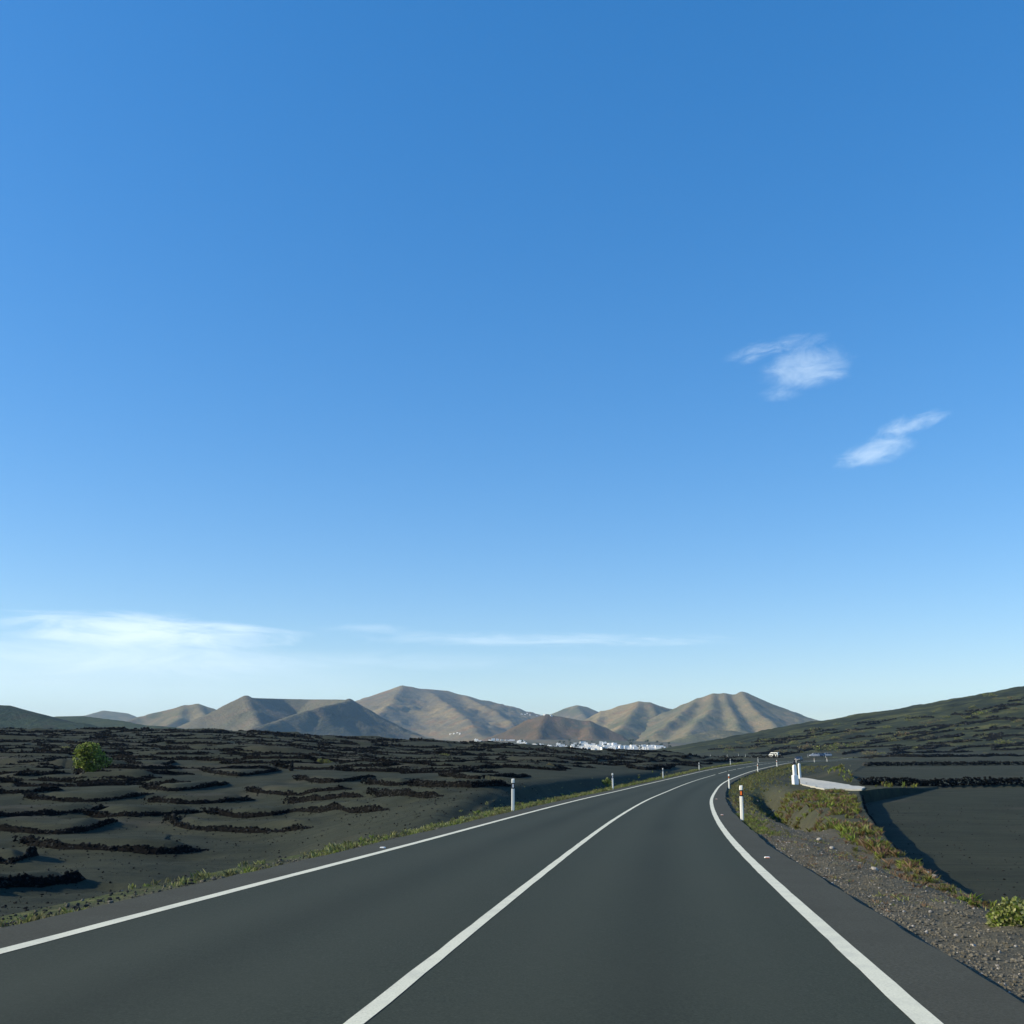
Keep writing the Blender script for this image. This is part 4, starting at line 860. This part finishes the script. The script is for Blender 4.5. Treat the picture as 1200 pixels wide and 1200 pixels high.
# ------------------------------------------------------------------ mountains
def mountain(ridges, mat, slope=.55, res=9., wid=None, gul=.10, seed=0, base=None, sm=9., noise=1.):
    """ridges: polylines of (px, py, distance[, slope]) that become crest lines; flanks fall away from them"""
    Rg = []
    for rd in ridges:
        sl = slope
        if isinstance(rd, tuple): rd, sl = rd
        Rg.append(([(at(px, py, d)[0], d, at(px, py, d)[1]) for px, py, d in rd], sl))
    allp = np.array([p for q, _ in Rg for p in q]); zb_ = base if base is not None else -30
    ext = (allp[:, 2].max() - 20) / slope * 1.15 + 100
    x0, x1 = allp[:, 0].min() - ext, allp[:, 0].max() + ext; y0, y1 = allp[:, 1].min() - ext, allp[:, 1].max() + ext * .6
    nx = min(int((x1 - x0) / res) + 2, 620); ny = min(int((y1 - y0) / (res * 1.3)) + 2, 420)
    X, Y = np.meshgrid(np.linspace(x0, x1, nx), np.linspace(y0, y1, ny)); sc = 1 / 180.
    wx = X + 15 * noise * fbm(X * sc, Y * sc, seed, 4); wy = Y + 15 * noise * fbm(X * sc + 40, Y * sc, seed + 7, 4)
    Z = None
    for q, sl in Rg:
        best = np.full(X.shape, -1e9)
        for i in range(len(q) - 1):
            a, b = q[i], q[i + 1]; bx, by = b[0] - a[0], b[1] - a[1]; t = np.clip(((wx - a[0]) * bx + (wy - a[1]) * by) / (bx * bx + by * by + 1e-6), 0, 1)
            d = np.hypot(wx - a[0] - t * bx, wy - a[1] - t * by); zc = a[2] + t * (b[2] - a[2])
            best = np.maximum(best, zc - sl * np.maximum(d - 6, 0) * (1 - .18 * np.clip(d * sl / 160, 0, 1.2)))
        Z = best if Z is None else sm * np.logaddexp(np.clip(Z / sm, -300, 300), np.clip(best / sm, -300, 300))
    top = allp[:, 2].max(); dep = np.clip((top - Z) / (top + 1), 0, 1)
    rid = 1 - np.abs(fbm(X / 75, Y / 110, seed + 3, 5)) * 2
    Z = Z - gul * top * sstep(0.02, .35, dep) * sstep(1.1, .55, dep) * rid * .34 + fbm(X / 30, Y / 30, seed + 5, 3) * top * .012 * sstep(.03, .2, dep)
    g = natural(X, Y).reshape(X.shape); k = 7.; Z = k * np.logaddexp(np.clip(Z / k, -300, 300), (g - 6) / k) - 2.0
    V = np.stack([X, Y, Z], 2).reshape(-1, 3); i = np.arange(ny - 1)[:, None] * nx + np.arange(nx - 1)[None]; Q = np.stack([i, i + 1, i + 1 + nx, i + nx], 2).reshape(-1, 4)
    keep = (Z.reshape(-1)[Q] > (g.reshape(-1)[Q] - 6)).any(1); o = mesh('mountain', V, Q[keep], mat, smooth=True); o['kind'] = 'structure'; return o
green = (.07, .09, .045); olive = (.105, .115, .06); tan = (.29, .225, .115); red = (.25, .145, .075); brown = (.15, .105, .06); shade_dk = (.030, .042, .036)
# far bluish ridges on the left
mountain([[(70, 842, 7600), (104, 837, 7500), (122, 832, 7500), (148, 835, 7500), (163, 840, 7500), (190, 848, 7500)]], mat_mountain('far_blue_ridge', olive, tan, brown, .002, 3.), .4, 22, seed=3)
mountain([[(130, 850, 5000), (165, 838.5, 5200), (200, 830.5, 5300), (216, 827, 5300), (233, 825, 5300), (250, 829, 5300), (262, 834, 5300), (300, 850, 5300)], [(216, 827, 5300), (208, 842, 4900), (190, 852, 4600)], [(233, 825, 5300), (246, 845, 4900)]],
         mat_mountain('pale_left_ridge', olive, tan, red, .003, 9.), .5, 16, seed=13)
# hill with its shade put into dark colours, and green hill, near left
mountain([[(-160, 822, 1500), (-60, 823, 1500), (0, 824.5, 1500), (10, 825, 1500), (30, 831, 1480), (60, 838.5, 1450), (110, 850, 1400)]], mat_mountain('shaded_left_hill', shade_dk, (.04, .06, .035), (.06, .05, .035), .006, 5.), .28, 8, seed=23, gul=.08)
mountain([[(40, 841, 2000), (70, 838, 2000), (95, 837.5, 2000), (130, 842, 1950), (170, 848, 1900), (205, 850.5, 1900), (225, 856, 1850)]], mat_mountain('green_left_hill', (.05, .07, .04), (.07, .085, .045), (.09, .10, .05), .005, 15.), .22, 10, seed=33, gul=.03)
# the open crater
mountain([([(150, 862, 3150), (205, 852, 3180), (242, 839, 3200), (266, 826, 3200), (289, 816, 3200)], .50), ([(289, 816.5, 3200), (300, 817.3, 3330), (330, 818.3, 3500), (365, 819, 3520), (395, 819, 3400), (408, 819.5, 3250)], .60),
          ([(289, 816, 3200), (296, 829, 3060), (303, 845, 2900)], .60), ([(408, 820, 3250), (392, 823.5, 3080), (366, 830, 2920), (335, 839, 2780), (300, 851, 2620), (280, 859, 2550)], .62),
          ([(408, 820, 3250), (426, 829, 3240), (448, 842, 3200), (475, 856, 3150), (510, 866, 3100)], .55)],
         mat_mountain('crater_slopes', (.115, .12, .085), (.155, .145, .105), (.19, .145, .105), .004, 25.), .55, 7.5, seed=43, gul=.07, sm=5, noise=.5)
# the long tan massif
mountain([[(395, 846, 5600), (425, 826, 5800), (450, 812.5, 6000), (471, 804.3, 6100), (483, 805, 6100), (500, 808.5, 6200), (508, 808, 6200), (524, 809, 6300), (545, 815.5, 6300), (580, 822.5, 6400), (604, 829, 6400), (630, 835.5, 6400), (655, 838, 6400), (700, 850, 6400)],
          ([(471, 804.3, 6100), (462, 818, 5500), (446, 836, 4900), (430, 850, 4400)], .36), ([(500, 808.5, 6200), (520, 822, 5500), (548, 840, 4800), (560, 858, 4200)], .36), ([(545, 815.5, 6300), (580, 832, 5500), (600, 846, 5000)], .4),
          ([(425, 826, 5800), (440, 840, 5100), (470, 856, 4500), (500, 864, 4200)], .34)],
         mat_mountain('tan_massif', tan, (.16, .145, .10), red, .0022, 35.), .42, 15, seed=53, gul=.08, sm=12)
mountain([[(630, 842, 6600), (650, 834.5, 6600), (664, 829, 6600), (675, 827, 6600), (686, 828, 6600), (700, 834.5, 6600), (730, 846, 6600)], [(675, 827, 6600), (690, 846, 6000)]], mat_mountain('small_olive_peak', olive, (.15, .13, .09), tan, .003, 45.), .45, 18, seed=63, gul=.1)
mountain([[(660, 852, 5400), (693, 841, 5400), (706, 834, 5400), (728, 826.5, 5400), (748, 822.8, 5400), (760, 824, 5400), (775, 828, 5400), (787, 830.5, 5400), (815, 842, 5400)], ([(748, 822.8, 5400), (738, 840, 4800), (725, 856, 4300)], .5), ([(706, 834, 5400), (694, 850, 4900)], .5), ([(760, 824, 5400), (768, 842, 4900)], .5)],
         mat_mountain('tan_middle_peak', tan, olive, red, .003, 55.), .45, 13, seed=73, gul=.08, sm=10)
mountain([[(740, 850, 4900), (785, 832, 4950), (800, 825, 5000), (818, 818.5, 5000), (835, 813, 5000), (848, 812.7, 5000), (862, 814, 5000), (869, 810.6, 5000), (874, 811.2, 5000), (884, 819, 5000), (905, 832, 5000), (930, 845.5, 5000), (945, 849, 5000), (960, 848.5, 5000), (985, 852, 5000)],
          ([(835, 813, 5000), (836, 828, 4600), (820, 843, 4200), (805, 858, 3900)], .52), ([(870, 811.2, 5000), (886, 832, 4500), (910, 850, 4150)], .55), ([(818, 818.5, 5000), (795, 838, 4500), (770, 858, 4100)], .5), ([(848, 812.7, 5000), (858, 835, 4450), (866, 852, 4100)], .55)],
         mat_mountain('right_twin_peak', (.21, .175, .10), (.13, .135, .075), (.27, .185, .10), .0032, 65.), .5, 12, seed=83, gul=.06, sm=6, noise=.7)
mountain([[(570, 872, 3500), (592, 862, 3550), (608, 850, 3600), (622, 842, 3600), (640, 837.5, 3600), (655, 839, 3600), (690, 845, 3600), (706, 851, 3600), (724, 862, 3560), (745, 872, 3500)], ([(640, 837.5, 3600), (634, 852, 3400), (628, 864, 3250)], .6), ([(690, 845, 3600), (694, 858, 3400)], .6)],
         mat_mountain('brown_cone', brown, (.10, .10, .07), (.22, .13, .085), .006, 75.), .5, 9, seed=93, gul=.12, sm=6)
mountain([[(740, 880, 3100), (790, 869, 3200), (815, 860, 3250), (840, 855, 3300), (862, 855.5, 3300), (890, 862, 3300), (930, 868, 3300)]], mat_mountain('low_olive_hill', (.11, .11, .07), olive, tan, .005, 85.), .3, 12, seed=103, gul=.06)
mountain([[(60, 866, 2600), (120, 856, 2600), (165, 851.5, 2600), (200, 852, 2600), (250, 858, 2600)]], mat_mountain('low_green_hill', olive, green, tan, .005, 95.), .25, 12, seed=113, gul=.04)

# ------------------------------------------------------------------ village houses
hr = random.Random(44)
def make_house(k):
    w, d, h = [(9, 8, 4), (13, 8, 3.6), (8, 8, 6.8), (15, 10, 6.2), (10, 12, 3.8)][k]
    mb = MB(); mb.box(-w / 2, w / 2, -d / 2, d / 2, -6, h, 0, .0); mb.box(-w / 2 + .25, w / 2 - .25, -d / 2 + .25, d / 2 - .25, h, h + .02, 0)
    for a in ((-w / 2, w / 2, -d / 2 - .003, -d / 2 + .25), (-w / 2, w / 2, d / 2 - .25, d / 2 + .003)): mb.box(a[0], a[1], a[2], a[3], h - .002, h + .5, 0)
    if k in (1, 3, 4): mb.box(w / 2 - .002, w / 2 + 4.5, -d / 2 + 1, d / 2 - 1, -6, h * .62, 0)
    if k in (0, 2): mb.box(-w * .3, -w * .3 + 1.2, 0, 1.2, h + .02, h + 1.8, 0, .0, .8)
    for fl in range(1 if h < 5 else 2):
        for i in range(int(w // 3.2)):
            x = -w / 2 + 1.6 + i * 3.2
            if fl == 0 and i == 1: mb.box(x - .5, x + .5, -d / 2 - .05, -d / 2 + .02, -.1, 2.1, 2)
            else: mb.box(x - .5, x + .5, -d / 2 - .04, -d / 2 + .02, 1 + fl * 2.9, 2.2 + fl * 2.9, 1)
    o = mb.build('house', [M['housew'], M['glass'], M['door']]); return o
protos = [make_house(k) for k in range(5)]; usedp = [False] * 5
def put_house(px, dist, label, group, k=None, lift=0.):
    k = hr.randrange(5) if k is None else k; o = protos[k] if not usedp[k] else protos[k].copy()
    if usedp[k]: COL.objects.link(o)
    usedp[k] = True; x = (px - 600) / 1184. * dist; z = float(natural(np.array([x]), np.array([dist]))[0]); o.location = (x, dist, z + lift); o.rotation_euler = (0, 0, R(hr.choice([0, 0, 90, 180, 20, -15, 75]) + hr.uniform(-8, 8))); s = hr.uniform(.85, 1.2); o.scale = (s, s, s); tag(o, label, 'house', group)
    return o
for i in range(125):
    px = 671 + 107 * hr.random(); w_ = float(np.interp(px, [671, 682, 700, 740, 778], [170, 330, 300, 210, 120])); put_house(px, 2110 + hr.random() * w_, 'white flat roofed house in the dense village at the foot of the brown cone', 'houses of the white village')
for i, (a, dd, c) in enumerate([(609, 2500, 5), (618, 2300, 4), (625, 2300, 4), (632, 2250, 4), (646, 2250, 7), (655, 2250, 3), (662, 2200, 4)]):
    for j in range(c): put_house(a + hr.uniform(-3.5, 3.5), dd + hr.uniform(-60, 60), 'white house in the loose row of buildings left of the dense village', 'white houses left of the village')
for px, dd in [(558, 2700), (562, 2750), (574, 2800), (578, 2850), (583, 2950), (588, 2850), (594, 2900), (600, 2650)]: put_house(px, dd, 'small white farmhouse scattered below the tan massif', 'farmhouses under the tan massif')
# houses high on the slopes stand on the slope itself
bpy.context.view_layer.update()
dg = bpy.context.evaluated_depsgraph_get()
from mathutils import Vector
def ray(px, py):
    d = Vector(((px - 600) / F, CT * 1 - (600 - py) / F * ST, ST + (600 - py) / F * CT)).normalized(); ok, loc, n_, i_, ob, m_ = scn.ray_cast(dg, Vector((0, 0, EYE)) + d * 450, d); return loc if ok else None
for px, py, lab, grp in [(p, q, 'tiny white house on the saddle at the end of the long massif', 'white houses on the saddle') for p, q in ((611, 837), (615, 837.5), (618, 836.5), (621, 838), (634, 838.5), (638, 838), (646, 839), (629, 839))] + [(p, q, 'pale farm building half way up the tan massif', 'farm on the tan massif') for p, q in ((532, 860), (536, 859), (539, 860.5), (528, 860.5))]:
    L_ = ray(px, py)
    if L_ is not None and L_.y > 1500:
        k = hr.randrange(3); o = protos[k].copy(); COL.objects.link(o); o.location = L_; o.rotation_euler = (0, 0, R(hr.uniform(-30, 30))); o.scale = (.75, .75, .75); tag(o, lab, 'house', grp)
# dark trees between the houses
def make_vt(k):
    r_ = np.random.default_rng(600 + k); root = empty('village_tree', (0, 0, 0)); mb = MB(); mb.tube([(0, 0, -3), (.1, 0, 2.2), (0, .1, 4)], [.3, .2, .1], 6); mb.build('trunk', M['bark'], root)
    lobes = [(r_.uniform(-1.6, 1.6), r_.uniform(-1.6, 1.6), r_.uniform(3, 5.2), 1.5, 1.5, 1.2) for _ in range(5)]; C = crown_pts(r_, lobes, 260); V, Fc = leaves(C, .7 * r_.uniform(.6, 1.3, 260), r_); mesh('crown', V, Fc, M['palm'], parent=root); return root
vts = [make_vt(0), make_vt(1)]; first = [True, True]
for i in range(60):
    k = i % 2; o = vts[k] if first[k] else copy_tree(vts[k]); first[k] = False; px = hr.uniform(600, 785); d = 2100 + hr.uniform(-30, 420); x = (px - 600) / 1184. * d; z = float(natural(np.array([x]), np.array([d]))[0]); o.location = (x, d, z); s = hr.uniform(.9, 1.7); o.scale = (s, s, s); tag(o, 'small dark tree among the white village houses', 'tree', 'trees between the village houses')

# ------------------------------------------------------------------ light, air, sky, camera
SUN_EL = 27.; SUN_AZ = -98.      # azimuth clockwise from +Y
w = bpy.data.worlds.new('World'); scn.world = w; w.use_nodes = True; nt = w.node_tree; nt.nodes.clear()
N = nt.nodes.new; Lk = nt.links.new
out = N('ShaderNodeOutputWorld'); bg = N('ShaderNodeBackground'); sky = N('ShaderNodeTexSky'); sky.sky_type = 'NISHITA'; sky.sun_disc = False
sky.sun_elevation = R(SUN_EL); sky.sun_rotation = R(SUN_AZ); sky.altitude = 300; sky.air_density = 1.0; sky.dust_density = .25; sky.ozone_density = 3.0
bg.inputs['Strength'].default_value = .15
Lk(bg.outputs[0], out.inputs[0])
tc = N('ShaderNodeTexCoord')
def dirv(px, py):
    d = Vector(((px - 600) / F, CT - (600 - py) / F * ST, ST + (600 - py) / F * CT)).normalized(); return d
def vmath(op, a, b=None):
    o = N('ShaderNodeVectorMath'); o.operation = op
    for i, v in enumerate((a, b)):
        if v is None: continue
        if hasattr(v, 'links'): Lk(v, o.inputs[i])
        else: o.inputs[i].default_value = v
    return o
def mth(op, a, b=None, c=None, clamp=False):
    o = N('ShaderNodeMath'); o.operation = op; o.use_clamp = clamp
    for i, v in enumerate((a, b, c)):
        if v is None: continue
        if hasattr(v, 'links'): Lk(v, o.inputs[i])
        else: o.inputs[i].default_value = v
    return o.outputs[0]
cur = None
def wisp(px, py, rx, ry, tilt, dens, sc, seed, soft=.5, st=(1, 1, 3.), lo=.42, hi=.75):
    """one wisp of thin cloud: an elliptical patch of the sky dome broken up by stretched noise"""
    c = dirv(px, py); e1_ = Vector((c.y, -c.x, 0)).normalized(); e2_ = e1_.cross(c) * -1
    e2_ = c.cross(e1_); e2_ = e2_ if e2_.z > 0 else -e2_
    a = e1_ * math.cos(tilt) + e2_ * math.sin(tilt); b = -e1_ * math.sin(tilt) + e2_ * math.cos(tilt)
    nz = N('ShaderNodeTexNoise'); nz.inputs['Scale'].default_value = sc; nz.inputs['Detail'].default_value = 7; nz.inputs['Roughness'].default_value = .66; nz.inputs['Distortion'].default_value = .7
    sub = vmath('SUBTRACT', tc.outputs['Generated'], tuple(c))
    u = vmath('DOT_PRODUCT', sub.outputs[0], tuple(a)).outputs['Value']; v = vmath('DOT_PRODUCT', sub.outputs[0], tuple(b)).outputs['Value']
    cb = N('ShaderNodeCombineXYZ'); Lk(mth('ADD', mth('MULTIPLY', u, st[0]), seed), cb.inputs[0]); Lk(mth('MULTIPLY', v, st[2]), cb.inputs[1]); Lk(cb.outputs[0], nz.inputs['Vector'])
    k = 1.03 / F
    r2 = mth('ADD', mth('POWER', mth('ABSOLUTE', mth('DIVIDE', u, rx * k)), 2.), mth('POWER', mth('ABSOLUTE', mth('DIVIDE', v, ry * k)), 2.))
    env = mth('SUBTRACT', 1., r2, clamp=True); front = mth('GREATER_THAN', vmath('DOT_PRODUCT', tc.outputs['Generated'], tuple(c)).outputs['Value'], .5)
    n_ = N('ShaderNodeMapRange'); n_.interpolation_type = 'SMOOTHSTEP'; n_.inputs[1].default_value = lo; n_.inputs[2].default_value = hi
    Lk(mth('ADD', nz.outputs['Fac'], mth('MULTIPLY', mth('SUBTRACT', env, .6), soft)), n_.inputs[0])
    return mth('MULTIPLY', mth('MULTIPLY', mth('MULTIPLY', n_.outputs[0], mth('POWER', env, .6)), dens), front)
ws = [wisp(945, 432, 66, 30, .08, .40, 24, 1.7, .6, (1, 1, 2.2), .30, .95), wisp(880, 414, 36, 13, .25, .26, 44, 4.7, .35, (1, 1, 2.6), .36, .95), wisp(928, 403, 48, 12, .1, .30, 44, 6.1, .35, (1, 1, 2.6), .36, .95), wisp(912, 462, 30, 10, .0, .22, 44, 7.1, .35, (1, 1, 2.6), .36, .95),
      wisp(1028, 530, 56, 18, .15, .36, 28, 9.3, .58, (1, 1, 2.4), .30, .95), wisp(1072, 496, 46, 12, .20, .32, 44, 2.2, .35, (1, 1, 2.8), .36, .92), wisp(1045, 508, 34, 16, .5, .26, 40, 3.9, .35, (1, 1, 2.), .36, .95), wisp(1008, 538, 34, 13, .1, .34, 34, 3.2, .35, (1, 1, 2.6), .36, .95),
      wisp(185, 741, 205, 26, -.03, .78, 11, 5.5, .5, (1, 1, 5), .34, .85), wisp(110, 768, 280, 36, .0, .6, 8, 8.5, .45, (1, 1, 5), .32, .9), wisp(60, 800, 460, 60, .0, .28, 5, 3.5, .7, (1, 1, 4), .1, .9), wisp(640, 749, 280, 11, -.01, .4, 14, 11.5, .4, (1, 1, 8), .34, .85), wisp(430, 737, 80, 8, 0, .22, 18, 12.5, .35, (1, 1, 5), .35, .85), wisp(480, 775, 260, 16, 0, .2, 9, 14.5, .4, (1, 1, 6), .34, .9)]
tot = ws[0]
for q in ws[1:]: tot = mth('SUBTRACT', 1., mth('MULTIPLY', mth('SUBTRACT', 1., tot), mth('SUBTRACT', 1., q)))
hsv = N('ShaderNodeHueSaturation'); hsv.inputs['Saturation'].default_value = 1.72; gm = N('ShaderNodeGamma'); hsv.inputs['Hue'].default_value = .509; hsv.inputs['Value'].default_value = 1.45; gm.inputs['Gamma'].default_value = .63; Lk(sky.outputs[0], gm.inputs[0]); Lk(gm.outputs[0], hsv.inputs['Color'])
mx = N('ShaderNodeMix'); mx.data_type = 'RGBA'; Lk(tot, mx.inputs[0]); Lk(hsv.outputs[0], mx.inputs[6]); mx.inputs[7].default_value = (4.9, 5.6, 6.0, 1)
Lk(mx.outputs[2], bg.inputs['Color'])
sun = bpy.data.lights.new('sun', 'SUN'); sun.energy = 4.2; sun.angle = R(.53); sun.color = (1., .88, .64); so = bpy.data.objects.new('sun', sun); COL.objects.link(so)
el, az = R(SUN_EL), R(SUN_AZ); dv = Vector((math.sin(az) * math.cos(el), math.cos(az) * math.cos(el), math.sin(el))); so.rotation_euler = dv.to_track_quat('Z', 'Y').to_euler()
# air
HAZE = 4.5e-5
if HAZE:
    mb = MB(); mb.box(-9000, 9000, -400, 14500, -60, 620); hz = mb.build('haze', []) if False else None
    me = bpy.data.meshes.new('haze'); me.from_pydata(mb.V, [], mb.Fc); ho = bpy.data.objects.new('haze', me); COL.objects.link(ho); ho['kind'] = 'stuff'
    hm = bpy.data.materials.new('haze_air'); hm.use_nodes = True; t = hm.node_tree; t.nodes.clear(); o1 = t.nodes.new('ShaderNodeOutputMaterial'); pv = t.nodes.new('ShaderNodeVolumePrincipled')
    pv.inputs['Color'].default_value = (.48, .72, 1., 1); pv.inputs['Density'].default_value = HAZE; pv.inputs['Anisotropy'].default_value = .1
    t.links.new(pv.outputs[0], o1.inputs['Volume']); me.materials.append(hm)
cam = bpy.data.cameras.new('camera'); cam.sensor_width = 36; cam.lens = 36 * F / 1200; cam.clip_start = .1; cam.clip_end = 40000
co = bpy.data.objects.new('camera', cam); COL.objects.link(co); co.location = (0, 0, EYE); co.rotation_euler = (R(90) + TH, 0, 0); scn.camera = co
scn.view_settings.view_transform = 'Standard'; scn.view_settings.look = 'None'; scn.view_settings.exposure = .60; scn.view_settings.gamma = 1
scn.cycles.volume_bounces = 1; scn.cycles.max_bounces = 6
